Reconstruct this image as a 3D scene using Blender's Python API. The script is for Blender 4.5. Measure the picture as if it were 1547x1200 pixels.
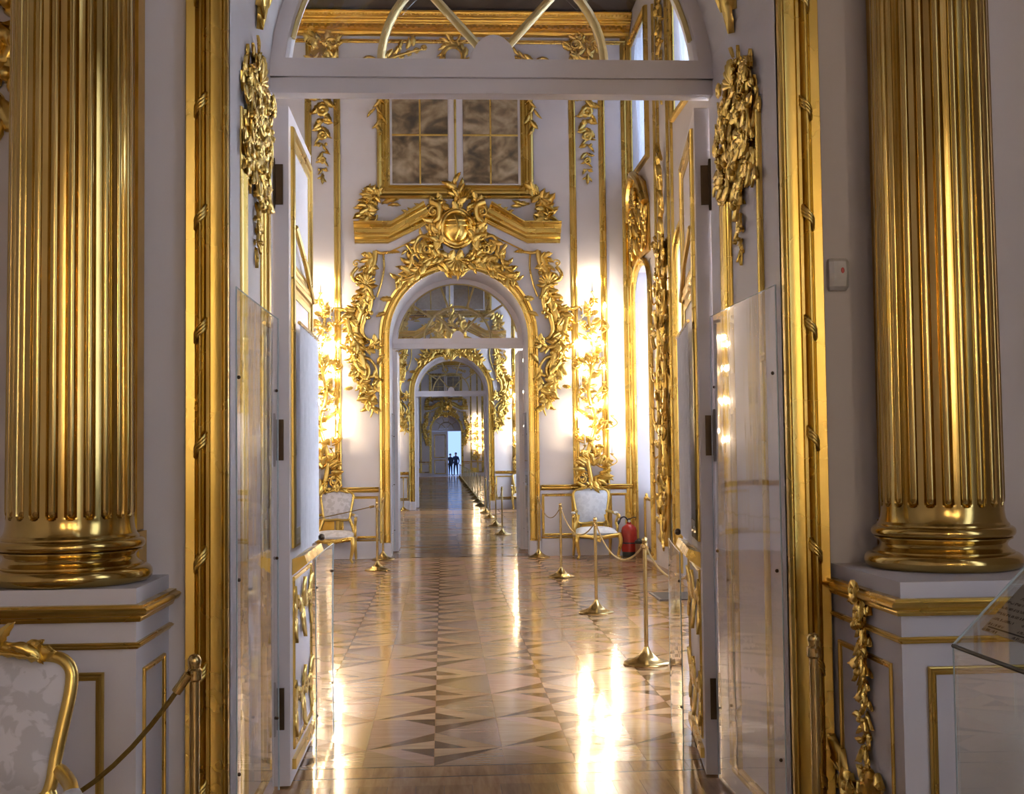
import bpy, math, random
from mathutils import Vector, Matrix
R = math.radians
PI = math.pi
rnd = random.Random(7)
scn = bpy.context.scene
for o in list(bpy.data.objects):
    bpy.data.objects.remove(o)
COL = scn.collection

# ------------------------------------------------------------------ camera
F_PX, YAW, PITCH, ROLL = 1834.7, R(3.283), R(2.694), R(-0.657)
CAM = Vector((-0.266, 0.0, 1.6))
fw = Vector((math.sin(YAW)*math.cos(PITCH), math.cos(YAW)*math.cos(PITCH), math.sin(PITCH)))
rt = Vector((math.cos(YAW), -math.sin(YAW), 0.0))
up = rt.cross(fw)
rt2 = rt*math.cos(ROLL) + up*math.sin(ROLL)
up2 = -rt*math.sin(ROLL) + up*math.cos(ROLL)
cd = bpy.data.cameras.new('camera')
cam = bpy.data.objects.new('camera', cd)
COL.objects.link(cam)
cam.matrix_world = Matrix(((rt2.x, up2.x, -fw.x, CAM.x), (rt2.y, up2.y, -fw.y, CAM.y), (rt2.z, up2.z, -fw.z, CAM.z), (0, 0, 0, 1)))
cd.sensor_fit = 'HORIZONTAL'
cd.sensor_width = 36.0
cd.lens = 36.0*F_PX/1547.0
cd.clip_start = 0.05
cd.clip_end = 400
scn.camera = cam

# ------------------------------------------------------------------ world, daylight, exposure
w = bpy.data.worlds.new('world')
scn.world = w
w.use_nodes = True
bg = w.node_tree.nodes['Background']
bg.inputs[0].default_value = (0.32, 0.50, 1.0, 1)
bg.inputs[1].default_value = 1.6
scn.view_settings.view_transform = 'Standard'
scn.view_settings.look = 'None'
scn.view_settings.gamma = 1.0
scn.view_settings.use_curve_mapping = False
scn.view_settings.exposure = 0.0
scn.cycles.use_denoising = True
scn.cycles.max_bounces = 8
scn.cycles.diffuse_bounces = 4
scn.cycles.glossy_bounces = 5
scn.cycles.transparent_max_bounces = 16
scn.cycles.sample_clamp_indirect = 30.0
scn.cycles.blur_glossy = 0.6
scn.cycles.caustics_reflective = False
scn.cycles.caustics_refractive = False

DAY = (0.77, 0.87, 1.0)
def daylight(x, y, z, sy, sz, watt, col=DAY):
    l = bpy.data.lights.new('window_daylight', 'AREA')
    l.shape = 'RECTANGLE'
    l.size = sz; l.size_y = sy
    l.energy = watt; l.color = col
    o = bpy.data.objects.new('window_daylight', l)
    COL.objects.link(o)
    o.location = (x, y, z)
    o.rotation_euler = (0, R(90), 0)      # -Z of the lamp turns towards -X: into the room
    return o
HALL_WIN = (18.25, 14.75, 11.25, 7.75)
FRONT_WIN = (1.9, -3.2, -6.3)
ROOM3_WIN = (34.4, 29.5, 24.6)
for y, k in zip(HALL_WIN, (0.32, 0.6, 1.6, 2.2)):
    daylight(3.45, y, 2.7, 1.5, 3.6, 300*k)
    daylight(3.45, y, 7.0, 1.5, 2.0, 55*k)
for y in FRONT_WIN:
    daylight(3.45, y, 2.5, 1.5, 4.0, 125, (0.84, 0.90, 1.0))
    daylight(3.45, y, 7.0, 1.5, 2.0, 40, (0.84, 0.90, 1.0))
for y in ROOM3_WIN:
    daylight(3.45, y, 3.2, 1.6, 5.5, 480)
for y in (44, 56, 68, 80):
    daylight(6.9, y, 3.6, 6.0, 5.5, 420)
BULB = 420.0

# ------------------------------------------------------------------ materials
def mat(name):
    m = bpy.data.materials.new(name)
    m.use_nodes = True
    nt = m.node_tree
    return m, nt, nt.nodes['Principled BSDF']
def N(nt, t, **kw):
    n = nt.nodes.new(t)
    for k, v in kw.items():
        if k in n.inputs:
            n.inputs[k].default_value = v
        else:
            setattr(n, k, v)
    return n
def ramp(nt, stops):
    r = nt.nodes.new('ShaderNodeValToRGB')
    e = r.color_ramp.elements
    while len(e) < len(stops): e.new(0.5)
    for i, (p, c) in enumerate(stops):
        e[i].position = p; e[i].color = (*c, 1)
    return r
def tc(nt, kind='Object'):
    return nt.nodes.new('ShaderNodeTexCoord').outputs[kind]
def mapping(nt, src, scale):
    m = nt.nodes.new('ShaderNodeMapping')
    m.inputs['Scale'].default_value = scale
    nt.links.new(src, m.inputs[0])
    return m.outputs[0]
def bump(nt, b, h, strength, dist=0.01):
    n = N(nt, 'ShaderNodeBump', Strength=strength, Distance=dist)
    nt.links.new(h, n.inputs['Height'])
    nt.links.new(n.outputs[0], b.inputs['Normal'])
def gold(name, c1, c2, rough, scale=6, bs=0.15, bscale=40, coords=None):
    m, nt, b = mat(name)
    b.inputs['Metallic'].default_value = 1
    geo = nt.nodes.new('ShaderNodeNewGeometry').outputs['Position']
    src = mapping(nt, geo, coords) if coords else geo
    n = N(nt, 'ShaderNodeTexNoise', Scale=scale, Detail=4.0)
    nt.links.new(src, n.inputs['Vector'])
    r = ramp(nt, [(0.3, c1), (0.7, c2)])
    nt.links.new(n.outputs[0], r.inputs[0]); nt.links.new(r.outputs[0], b.inputs['Base Color'])
    mr = N(nt, 'ShaderNodeMapRange'); mr.inputs[3].default_value = rough*0.75; mr.inputs[4].default_value = rough*1.3
    nt.links.new(n.outputs[0], mr.inputs[0]); nt.links.new(mr.outputs[0], b.inputs['Roughness'])
    n2 = N(nt, 'ShaderNodeTexNoise', Scale=bscale, Detail=3.0)
    nt.links.new(geo, n2.inputs['Vector'])
    if bs: bump(nt, b, n2.outputs[0], bs, 0.004)
    return m
def paint(name, col, rough=0.5, var=0.04, spec=0.5):
    m, nt, b = mat(name)
    n = N(nt, 'ShaderNodeTexNoise', Scale=1.3, Detail=3.0)
    nt.links.new(nt.nodes.new('ShaderNodeNewGeometry').outputs['Position'], n.inputs['Vector'])
    r = ramp(nt, [(0.3, tuple(c*(1-var) for c in col)), (0.7, tuple(min(1, c*(1+var)) for c in col))])
    nt.links.new(n.outputs[0], r.inputs[0]); nt.links.new(r.outputs[0], b.inputs['Base Color'])
    b.inputs['Roughness'].default_value = rough
    b.inputs['Specular IOR Level'].default_value = spec
    n2 = N(nt, 'ShaderNodeTexNoise', Scale=60.0, Detail=2.0)
    nt.links.new(nt.nodes['Geometry'].outputs['Position'], n2.inputs['Vector'])
    bump(nt, b, n2.outputs[0], 0.05, 0.002)
    return m
def waxed(nt, b, col, height, rough, cap=0.46):
    # waxed wood: matt timber under a clear, slightly worn wax film
    out = [n for n in nt.nodes if n.type == 'OUTPUT_MATERIAL'][0]
    nt.nodes.remove(b)
    df = nt.nodes.new('ShaderNodeBsdfDiffuse'); gl = N(nt, 'ShaderNodeBsdfGlossy', Roughness=rough)
    gl.inputs['Color'].default_value = (1, 0.97, 0.94, 1)
    fr = N(nt, 'ShaderNodeFresnel', IOR=1.5)
    mn = N(nt, 'ShaderNodeMath', operation='MINIMUM'); mn.inputs[1].default_value = cap
    mx = nt.nodes.new('ShaderNodeMixShader')
    bp = N(nt, 'ShaderNodeBump', Strength=0.03, Distance=0.02)
    nt.links.new(height, bp.inputs['Height']); nt.links.new(bp.outputs[0], gl.inputs['Normal'])
    nt.links.new(col, df.inputs['Color']); nt.links.new(fr.outputs[0], mn.inputs[0]); nt.links.new(mn.outputs[0], mx.inputs[0])
    nt.links.new(df.outputs[0], mx.inputs[1]); nt.links.new(gl.outputs[0], mx.inputs[2]); nt.links.new(mx.outputs[0], out.inputs[0])
def wood(name, c1, c2, rough=0.115, axis=(3, 26, 3)):
    m, nt, b = mat(name)
    geo = nt.nodes.new('ShaderNodeNewGeometry').outputs['Position']
    n = N(nt, 'ShaderNodeTexNoise', Scale=1.0, Detail=5.0, Roughness=0.6)
    nt.links.new(mapping(nt, geo, axis), n.inputs['Vector'])
    r = ramp(nt, [(0.3, c1), (0.7, c2)])
    nt.links.new(n.outputs[0], r.inputs[0])
    oi = nt.nodes.new('ShaderNodeObjectInfo')
    hsv = N(nt, 'ShaderNodeHueSaturation')
    mr = N(nt, 'ShaderNodeMapRange'); mr.inputs[3].default_value = 0.82; mr.inputs[4].default_value = 1.14
    nt.links.new(oi.outputs['Random'], mr.inputs[0]); nt.links.new(mr.outputs[0], hsv.inputs['Value'])
    nt.links.new(r.outputs[0], hsv.inputs['Color']); 
    n3 = N(nt, 'ShaderNodeTexNoise', Scale=2.4, Detail=2.0)
    nt.links.new(geo, n3.inputs['Vector'])
    waxed(nt, b, hsv.outputs[0], n3.outputs[0], rough)
    return m
def plain(name, col, rough=0.5, metal=0.0):
    m, nt, b = mat(name)
    n = N(nt, 'ShaderNodeTexNoise', Scale=18.0, Detail=2.0)
    nt.links.new(tc(nt), n.inputs['Vector'])
    r = ramp(nt, [(0.3, tuple(c*0.9 for c in col)), (0.7, tuple(min(1, c*1.08) for c in col))])
    nt.links.new(n.outputs[0], r.inputs[0]); nt.links.new(r.outputs[0], b.inputs['Base Color'])
    b.inputs['Roughness'].default_value = rough; b.inputs['Metallic'].default_value = metal
    return m
M = {}
M['gold'] = gold('gilding', (0.63, 0.43, 0.10), (0.79, 0.58, 0.18), 0.28)
M['gold_mould'] = gold('gilded_moulding', (0.57, 0.39, 0.09), (0.69, 0.50, 0.145), 0.27, 2.5, 0.0, 18)
M['gold_col'] = gold('burnished_gilding', (0.52, 0.36, 0.105), (0.64, 0.46, 0.16), 0.16, 3, 0.0, 14)
M['gold_flat'] = gold('matt_gilding', (0.60, 0.36, 0.055), (0.74, 0.48, 0.11), 0.36, 8, 0.2, 30)
M['gilt_paint'] = plain('gilt_paint', (0.62, 0.48, 0.20), 0.35, 0.35)
M['brass'] = gold('brass', (0.50, 0.36, 0.13), (0.62, 0.46, 0.20), 0.22, 12, 0.05, 60)
M['wall'] = paint('white_wall_paint', (0.70, 0.655, 0.66), 0.5)
M['trimwhite'] = paint('white_door_paint', (0.72, 0.68, 0.70), 0.34)
M['wood_l'] = wood('pale_parquet', (0.36, 0.22, 0.115), (0.47, 0.31, 0.175))
M['wood_p'] = wood('pinkish_parquet', (0.37, 0.22, 0.14), (0.47, 0.295, 0.20))
M['wood_d'] = wood('dark_parquet', (0.13, 0.062, 0.026), (0.20, 0.105, 0.048))
M['wood_b'] = wood('border_parquet', (0.30, 0.165, 0.075), (0.44, 0.265, 0.13), axis=(26, 3, 3))
M['joint'] = plain('parquet_joint', (0.05, 0.03, 0.02), 0.6)
def wood_far():
    m, nt, b = mat('far_parquet')
    geo = nt.nodes.new('ShaderNodeNewGeometry').outputs['Position']
    br = N(nt, 'ShaderNodeTexBrick', Scale=1.0)
    br.inputs['Color1'].default_value = (0.50, 0.32, 0.18, 1); br.inputs['Color2'].default_value = (0.36, 0.22, 0.12, 1)
    br.inputs['Mortar'].default_value = (0.22, 0.13, 0.07, 1)
    br.inputs['Brick Width'].default_value = 2.6; br.inputs['Row Height'].default_value = 0.37; br.inputs['Mortar Size'].default_value = 0.012
    nt.links.new(geo, br.inputs['Vector']); 
    n3 = N(nt, 'ShaderNodeTexNoise', Scale=2.4, Detail=2.0)
    nt.links.new(geo, n3.inputs['Vector']); waxed(nt, b, br.outputs[0], n3.outputs[0], 0.12)
    return m
M['wood_far'] = wood_far()
def ceiling_paint():
    m, nt, b = mat('painted_ceiling')
    geo = nt.nodes.new('ShaderNodeNewGeometry').outputs['Position']
    n = N(nt, 'ShaderNodeTexNoise', Scale=1.0, Detail=8.0, Roughness=0.6, Distortion=1.4)
    nt.links.new(mapping(nt, geo, (1.5, 0.55, 1)), n.inputs['Vector'])
    r = ramp(nt, [(0.36, (0.03, 0.022, 0.015)), (0.46, (0.16, 0.115, 0.065)), (0.54, (0.36, 0.28, 0.18)), (0.64, (0.52, 0.45, 0.35))])
    nt.links.new(n.outputs[0], r.inputs[0]); nt.links.new(r.outputs[0], b.inputs['Base Color'])
    b.inputs['Roughness'].default_value = 0.7
    return m
M['ceil'] = ceiling_paint()
M['ceil_dark'] = plain('dark_ceiling_border', (0.05, 0.035, 0.03), 0.7)
M['dark_metal'] = plain('dark_bronze', (0.07, 0.045, 0.025), 0.4, 0.8)
M['black'] = plain('black_rubber', (0.02, 0.02, 0.02), 0.5)
M['red'] = plain('red_enamel', (0.45, 0.03, 0.02), 0.25)
M['white_plastic'] = plain('white_plastic', (0.75, 0.73, 0.72), 0.4)
M['led'] = plain('red_lens', (0.6, 0.08, 0.08), 0.2)
M['rope'] = gold('gold_rope', (0.24, 0.16, 0.045), (0.36, 0.25, 0.075), 0.5, 60, 0.6, 120)
M['candle'] = plain('candle_sleeve', (0.62, 0.60, 0.55), 0.5)
M['grille'] = plain('grille_metal', (0.10, 0.095, 0.10), 0.45, 0.4)
M['wicker'] = plain('brown_wood', (0.25, 0.12, 0.05), 0.6)
def glass(name, tint=(1, 1, 1), ior=1.5, rough=0.01, bs=0.0, bscale=(3, 3, 3), extra=0.0):
    m = bpy.data.materials.new(name); m.use_nodes = True
    nt = m.node_tree; nt.nodes.clear()
    out = nt.nodes.new('ShaderNodeOutputMaterial')
    tr = N(nt, 'ShaderNodeBsdfTransparent', Color=(*tint, 1))
    gl = N(nt, 'ShaderNodeBsdfGlossy', Roughness=rough); gl.inputs['Color'].default_value = (1, 1, 1, 1)
    fr = N(nt, 'ShaderNodeFresnel', IOR=ior)
    bf = nt.nodes.new('ShaderNodeNewGeometry').outputs['Backfacing']     # same reflectance from either side of a thin sheet
    mr = N(nt, 'ShaderNodeMapRange'); mr.inputs[3].default_value = ior; mr.inputs[4].default_value = 1.0/ior
    nt.links.new(bf, mr.inputs[0]); nt.links.new(mr.outputs[0], fr.inputs['IOR'])
    mx = nt.nodes.new('ShaderNodeMixShader')
    if bs:
        n = N(nt, 'ShaderNodeTexNoise', Scale=1.0, Detail=3.0)
        nt.links.new(mapping(nt, nt.nodes.new('ShaderNodeNewGeometry').outputs['Position'], bscale), n.inputs['Vector'])
        b = N(nt, 'ShaderNodeBump', Strength=bs, Distance=0.02)
        nt.links.new(n.outputs[0], b.inputs['Height']); nt.links.new(b.outputs[0], gl.inputs['Normal'])
    if extra:
        ad = N(nt, 'ShaderNodeMath', operation='ADD'); ad.inputs[1].default_value = extra; ad.use_clamp = True
        nt.links.new(fr.outputs[0], ad.inputs[0]); nt.links.new(ad.outputs[0], mx.inputs[0])
    else:
        nt.links.new(fr.outputs[0], mx.inputs[0])
    nt.links.new(tr.outputs[0], mx.inputs[1]); nt.links.new(gl.outputs[0], mx.inputs[2]); nt.links.new(mx.outputs[0], out.inputs[0])
    return m
M['pane'] = glass('window_glass', (0.97, 0.98, 0.98), 1.45)
M['plexi'] = glass('acrylic_sheet', (0.84, 0.84, 0.87), 1.55, 0.04, 0.07, (3, 5, 0.8), 0.05)
M['case'] = glass('case_glass', (0.90, 0.91, 0.90), 1.5, 0.01)
M['mirror'] = plain('old_mirror', (0.52, 0.47, 0.40), 0.03, 1.0)
M['edge'] = plain('glass_edge', (0.55, 0.66, 0.70), 0.15)
def cloth(name, col, trans):
    m = bpy.data.materials.new(name); m.use_nodes = True
    nt = m.node_tree; nt.nodes.clear()
    out = nt.nodes.new('ShaderNodeOutputMaterial')
    n = N(nt, 'ShaderNodeTexNoise', Scale=30.0)
    nt.links.new(tc(nt), n.inputs['Vector'])
    r = ramp(nt, [(0.3, tuple(c*0.93 for c in col)), (0.7, col)])
    nt.links.new(n.outputs[0], r.inputs[0])
    d = N(nt, 'ShaderNodeBsdfDiffuse'); t = N(nt, 'ShaderNodeBsdfTranslucent'); mx = N(nt, 'ShaderNodeMixShader'); mx.inputs[0].default_value = trans
    nt.links.new(r.outputs[0], d.inputs[0]); nt.links.new(r.outputs[0], t.inputs[0])
    nt.links.new(d.outputs[0], mx.inputs[1]); nt.links.new(t.outputs[0], mx.inputs[2]); nt.links.new(mx.outputs[0], out.inputs[0])
    return m
M['curtain'] = cloth('sheer_curtain', (0.86, 0.88, 0.92), 0.55)
M['doorcloth'] = cloth('door_curtain', (0.80, 0.78, 0.80), 0.2)
def damask(name, c1, c2):
    m, nt, b = mat(name)
    o = tc(nt)
    v = N(nt, 'ShaderNodeTexVoronoi', Scale=16.0); v.feature = 'SMOOTH_F1'
    n = N(nt, 'ShaderNodeTexNoise', Scale=11.0, Detail=4.0, Distortion=2.5)
    nt.links.new(o, v.inputs['Vector']); nt.links.new(o, n.inputs['Vector'])
    mm = N(nt, 'ShaderNodeMath', operation='MULTIPLY'); nt.links.new(v.outputs[0], mm.inputs[0]); nt.links.new(n.outputs[0], mm.inputs[1])
    r = ramp(nt, [(0.17, c1), (0.21, c2)])
    nt.links.new(mm.outputs[0], r.inputs[0]); nt.links.new(r.outputs[0], b.inputs['Base Color'])
    b.inputs['Roughness'].default_value = 0.55
    b.inputs['Sheen Weight'].default_value = 0.3
    return m
M['damask'] = damask('white_damask', (0.53, 0.50, 0.50), (0.66, 0.63, 0.64))
M['damask_blue'] = damask('pale_blue_damask', (0.66, 0.70, 0.76), (0.74, 0.78, 0.84))
def bulbmat():
    m, nt, b = mat('lit_candle_bulb')
    b.inputs['Base Color'].default_value = (1, 0.9, 0.7, 1)
    b.inputs['Emission Color'].default_value = (1.0, 0.79, 0.53, 1)
    b.inputs['Emission Strength'].default_value = BULB
    return m
M['bulb'] = bulbmat()
def printed():
    m, nt, b = mat('printed_card')
    o = tc(nt)
    sx = nt.nodes.new('ShaderNodeSeparateXYZ'); nt.links.new(o, sx.inputs[0])
    row = N(nt, 'ShaderNodeMath', operation='SINE')
    ml = N(nt, 'ShaderNodeMath', operation='MULTIPLY'); ml.inputs[1].default_value = 330.0
    nt.links.new(sx.outputs[0], ml.inputs[0]); nt.links.new(ml.outputs[0], row.inputs[0])
    n = N(nt, 'ShaderNodeTexNoise', Scale=1.0, Detail=2.0)
    nt.links.new(mapping(nt, o, (50, 150, 1)), n.inputs['Vector'])
    n2 = N(nt, 'ShaderNodeTexNoise', Scale=9.0)
    nt.links.new(o, n2.inputs['Vector'])
    a = N(nt, 'ShaderNodeMath', operation='GREATER_THAN'); a.inputs[1].default_value = 0.25
    nt.links.new(row.outputs[0], a.inputs[0])
    c = N(nt, 'ShaderNodeMath', operation='GREATER_THAN'); c.inputs[1].default_value = 0.48
    nt.links.new(n.outputs[0], c.inputs[0])
    d = N(nt, 'ShaderNodeMath', operation='GREATER_THAN'); d.inputs[1].default_value = 0.45
    nt.links.new(n2.outputs[0], d.inputs[0])
    e = N(nt, 'ShaderNodeMath', operation='MULTIPLY'); nt.links.new(a.outputs[0], e.inputs[0]); nt.links.new(c.outputs[0], e.inputs[1])
    g = N(nt, 'ShaderNodeMath', operation='MULTIPLY'); nt.links.new(e.outputs[0], g.inputs[0]); nt.links.new(d.outputs[0], g.inputs[1])
    r = ramp(nt, [(0.4, (0.42, 0.38, 0.32)), (0.6, (0.10, 0.08, 0.07))])
    nt.links.new(g.outputs[0], r.inputs[0]); nt.links.new(r.outputs[0], b.inputs['Base Color'])
    b.inputs['Roughness'].default_value = 0.6
    return m
M['print'] = printed()

# ------------------------------------------------------------------ mesh helpers
class MB:
    def __init__(s): s.v = []; s.f = []; s.m = []
    def add(s, vs, fs, mi=0):
        k = len(s.v); s.v += [tuple(p) for p in vs]
        for f in fs: s.f.append(tuple(i+k for i in f)); s.m.append(mi)
        return s
    def box(s, x0, x1, y0, y1, z0, z1, mi=0):
        return s.add([(x0,y0,z0),(x1,y0,z0),(x1,y1,z0),(x0,y1,z0),(x0,y0,z1),(x1,y0,z1),(x1,y1,z1),(x0,y1,z1)],
                     [(0,3,2,1),(4,5,6,7),(0,1,5,4),(1,2,6,5),(2,3,7,6),(3,0,4,7)], mi)
    def prism(s, poly, z0, z1, mi=0):      # polygon in xy
        n = len(poly)
        vs = [(x, y, z0) for x, y in poly] + [(x, y, z1) for x, y in poly]
        fs = [tuple(range(n-1, -1, -1)), tuple(range(n, 2*n))] + [(i, (i+1) % n, n+(i+1) % n, n+i) for i in range(n)]
        return s.add(vs, fs, mi)
    def plate(s, poly, y0, y1, mi=0):      # polygon in xz, from y0 (front) to y1
        n = len(poly)
        vs = [(x, y0, z) for x, z in poly] + [(x, y1, z) for x, z in poly]
        fs = [tuple(range(n)), tuple(range(2*n-1, n-1, -1))] + [(i, n+i, n+(i+1) % n, (i+1) % n) for i in range(n)]
        return s.add(vs, fs, mi)
    def lathe(s, prof, n=32, c=(0, 0, 0), cap=True, mi=0, axis='z'):
        vs = []
        for r, z in prof:
            for k in range(n):
                a = 2*PI*k/n
                p = (r*math.cos(a), r*math.sin(a), z)
                if axis == 'y': p = (p[0], -p[2], p[1])
                vs.append((c[0]+p[0], c[1]+p[1], c[2]+p[2]))
        fs = []
        for i in range(len(prof)-1):
            for k in range(n):
                fs.append((i*n+k, i*n+(k+1) % n, (i+1)*n+(k+1) % n, (i+1)*n+k))
        if cap:
            fs.append(tuple(range(n-1, -1, -1))); fs.append(tuple((len(prof)-1)*n+k for k in range(n)))
        return s.add(vs, fs, mi)
    def tube(s, pts, rad, n=8, flat=1.0, mi=0, closed=False):
        pts = [Vector(p) for p in pts]
        m = len(pts)
        if not hasattr(rad, '__len__'): rad = [rad]*m
        t0 = (pts[1]-pts[0]).normalized()
        ref = Vector((0, 1, 0)) if abs(t0.y) < 0.9 else Vector((1, 0, 0))
        a = (ref - t0*ref.dot(t0)).normalized()
        vs = []
        for i, p in enumerate(pts):
            t = (pts[min(i+1, m-1)]-pts[max(i-1, 0)])
            if t.length < 1e-9: t = t0
            t = t.normalized()
            a = a - t*a.dot(t)
            a = a.normalized() if a.length > 1e-6 else ref
            b = t.cross(a)
            for k in range(n):
                q = 2*PI*k/n
                vs.append(p + a*(math.cos(q)*rad[i]*flat) + b*(math.sin(q)*rad[i]))
        fs = []
        for i in range(m-1):
            for k in range(n):
                fs.append((i*n+k, i*n+(k+1) % n, (i+1)*n+(k+1) % n, (i+1)*n+k))
        fs.append(tuple(range(n-1, -1, -1))); fs.append(tuple((m-1)*n+k for k in range(n)))
        return s.add(vs, fs, mi)
    def ball(s, c, r, n=8, m=6, mi=0):
        rx, ry, rz = (r, r, r) if not hasattr(r, '__len__') else r
        vs = [(c[0], c[1], c[2]-rz)]
        for i in range(1, m):
            f = PI*i/m - PI/2
            for k in range(n):
                a = 2*PI*k/n
                vs.append((c[0]+rx*math.cos(f)*math.cos(a), c[1]+ry*math.cos(f)*math.sin(a), c[2]+rz*math.sin(f)))
        vs.append((c[0], c[1], c[2]+rz))
        fs = [(0, 1+(k+1) % n, 1+k) for k in range(n)]
        for i in range(m-2):
            for k in range(n):
                fs.append((1+i*n+k, 1+i*n+(k+1) % n, 1+(i+1)*n+(k+1) % n, 1+(i+1)*n+k))
        L = len(vs)-1
        fs += [(L, 1+(m-2)*n+k, 1+(m-2)*n+(k+1) % n) for k in range(n)]
        return s.add(vs, fs, mi)
    def sweep(s, path, prof, closed=False, cap=True, mi=0):
        # path: list of (point, outward vector, depth vector); prof: list of (o, w)
        n = len(prof); m = len(path)
        vs = [Vector(p)+Vector(o_)*a+Vector(d_)*b for p, o_, d_ in path for a, b in prof]
        fs = []
        for i in range(m if closed else m-1):
            j = (i+1) % m
            for k in range(n-1):
                fs.append((i*n+k, j*n+k, j*n+k+1, i*n+k+1))
        if cap and not closed:
            fs.append(tuple(range(n))); fs.append(tuple((m-1)*n+k for k in range(n-1, -1, -1)))
        return s.add(vs, fs, mi)
    def mesh(s, name, mats, smooth=False, angle=None):
        me = bpy.data.meshes.new(name)
        me.from_pydata([tuple(v) for v in s.v], [], s.f)
        if not isinstance(mats, (list, tuple)): mats = [mats]
        for q in mats: me.materials.append(M[q] if isinstance(q, str) else q)
        if len(mats) > 1: me.polygons.foreach_set('material_index', s.m)
        if smooth: me.polygons.foreach_set('use_smooth', [True]*len(me.polygons))
        me.update()
        if smooth and angle: me.set_sharp_from_angle(angle=R(angle))
        return me
def link(name, me, parent=None, loc=(0, 0, 0), rot=(0, 0, 0), sc=(1, 1, 1)):
    o = bpy.data.objects.new(name, me)
    COL.objects.link(o)
    o.location = loc; o.rotation_euler = rot
    o.scale = sc if hasattr(sc, '__len__') else (sc, sc, sc)
    if parent: o.parent = parent
    return o
def obj(name, mb, mats, parent=None, smooth=False, angle=35, **kw):
    return link(name, mb.mesh(name, mats, smooth, angle), parent, **kw)
def tag(o, label, cat, group=None, kind=None):
    o['label'] = label; o['category'] = cat
    if group: o['group'] = group
    if kind: o['kind'] = kind
    return o
def thing(name, label, cat, loc=(0, 0, 0), rz=0, group=None, kind=None):
    o = link(name, None, None, loc, (0, 0, rz))
    o.empty_display_size = 0.1
    return tag(o, label, cat, group, kind)
def copy_tree(o, parent=None):
    c = o.copy(); COL.objects.link(c); c.parent = parent
    for ch in o.children: copy_tree(ch, c)
    return c
def dup(o, label, loc=None, rz=None, group=None, mirror=False):
    c = copy_tree(o)
    if loc is not None: c.location = loc
    if rz is not None: c.rotation_euler = (0, 0, rz)
    if mirror: c.scale = (-c.scale[0], c.scale[1], c.scale[2])
    c['label'] = label
    if group: c['group'] = group
    return c
def spline(pts, n=6):
    P = [Vector(p) for p in pts]
    out = []
    for i in range(len(P)-1):
        p0 = P[max(i-1, 0)]; p1 = P[i]; p2 = P[i+1]; p3 = P[min(i+2, len(P)-1)]
        for k in range(n):
            t = k/n
            out.append(0.5*((2*p1)+(p2-p0)*t+(2*p0-5*p1+4*p2-p3)*t*t+(3*p1-p0-3*p2+p3)*t**3))
    out.append(P[-1])
    return out

# ------------------------------------------------------------------ carved ornament vocabulary (local x = across, z = up, -y = outwards)
def leaf_mesh(name, lobes=4, width=0.27, curl=0.16, lean=0.0, ns=12, nt_=6, m='gold'):
    mb = MB(); fr = []
    for i in range(ns+1):
        s_ = i/ns
        base = width*(math.sin(PI*min(1, 0.06+0.94*s_))**0.75)
        lob = 1 + 0.20*math.cos(2*PI*lobes*s_)*(1-0.3*s_)
        ww = max(0.012, base*lob)
        cx = lean*math.sin(PI*s_*0.9)
        for j in range(nt_+1):
            t = -1+2*j/nt_
            ridge = 0.085*(1-abs(t))**0.6 + 0.035*math.cos(3*PI*t)*(1-s_)
            y = -(0.03 + 0.10*math.sin(PI*s_) + curl*s_*s_ + ridge) + 0.05*abs(t)
            z = s_ - 0.07*abs(t)*(1-s_) + 0.02*math.sin(2*PI*lobes*s_)*abs(t) - curl*0.5*max(0, s_-0.75)
            fr.append((cx+ww*t, y, z))
    W = nt_+1
    fs = [(i*W+j, i*W+j+1, (i+1)*W+j+1, (i+1)*W+j) for i in range(ns) for j in range(nt_)]
    k = len(fr)
    bk = [(x, y*0.55+0.02, z) for x, y, z in fr]
    vs = fr+bk
    fs += [(k+i*W+j, k+(i+1)*W+j, k+(i+1)*W+j+1, k+i*W+j+1) for i in range(ns) for j in range(nt_)]
    rim = [j for j in range(W)] + [i*W+W-1 for i in range(1, ns+1)] + [ns*W+j for j in range(W-2, -1, -1)] + [i*W for i in range(ns-1, 0, -1)]
    fs += [(rim[i], k+rim[i], k+rim[(i+1) % len(rim)], rim[(i+1) % len(rim)]) for i in range(len(rim))]
    mb.add(vs, fs)
    return mb.mesh(name, m, True, 85)
def volute_pts(turns=1.6, r0=0.5, r1=0.07, n=40, start=0.0):
    out = []
    for i in range(n+1):
        t = i/n
        r = r0*(r1/r0)**t
        a = start + 2*PI*turns*t
        out.append((r*math.cos(a), -0.05-0.12*t, r*math.sin(a)))
    return out
def volute_mesh(name, m='gold'):
    mb = MB(); p = volute_pts()
    mb.tube(p, [0.10*(1-0.45*i/(len(p)-1)) for i in range(len(p))], 7)
    mb.ball((0, -0.17, 0), 0.085)
    return mb.mesh(name, m, True, 60)
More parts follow.
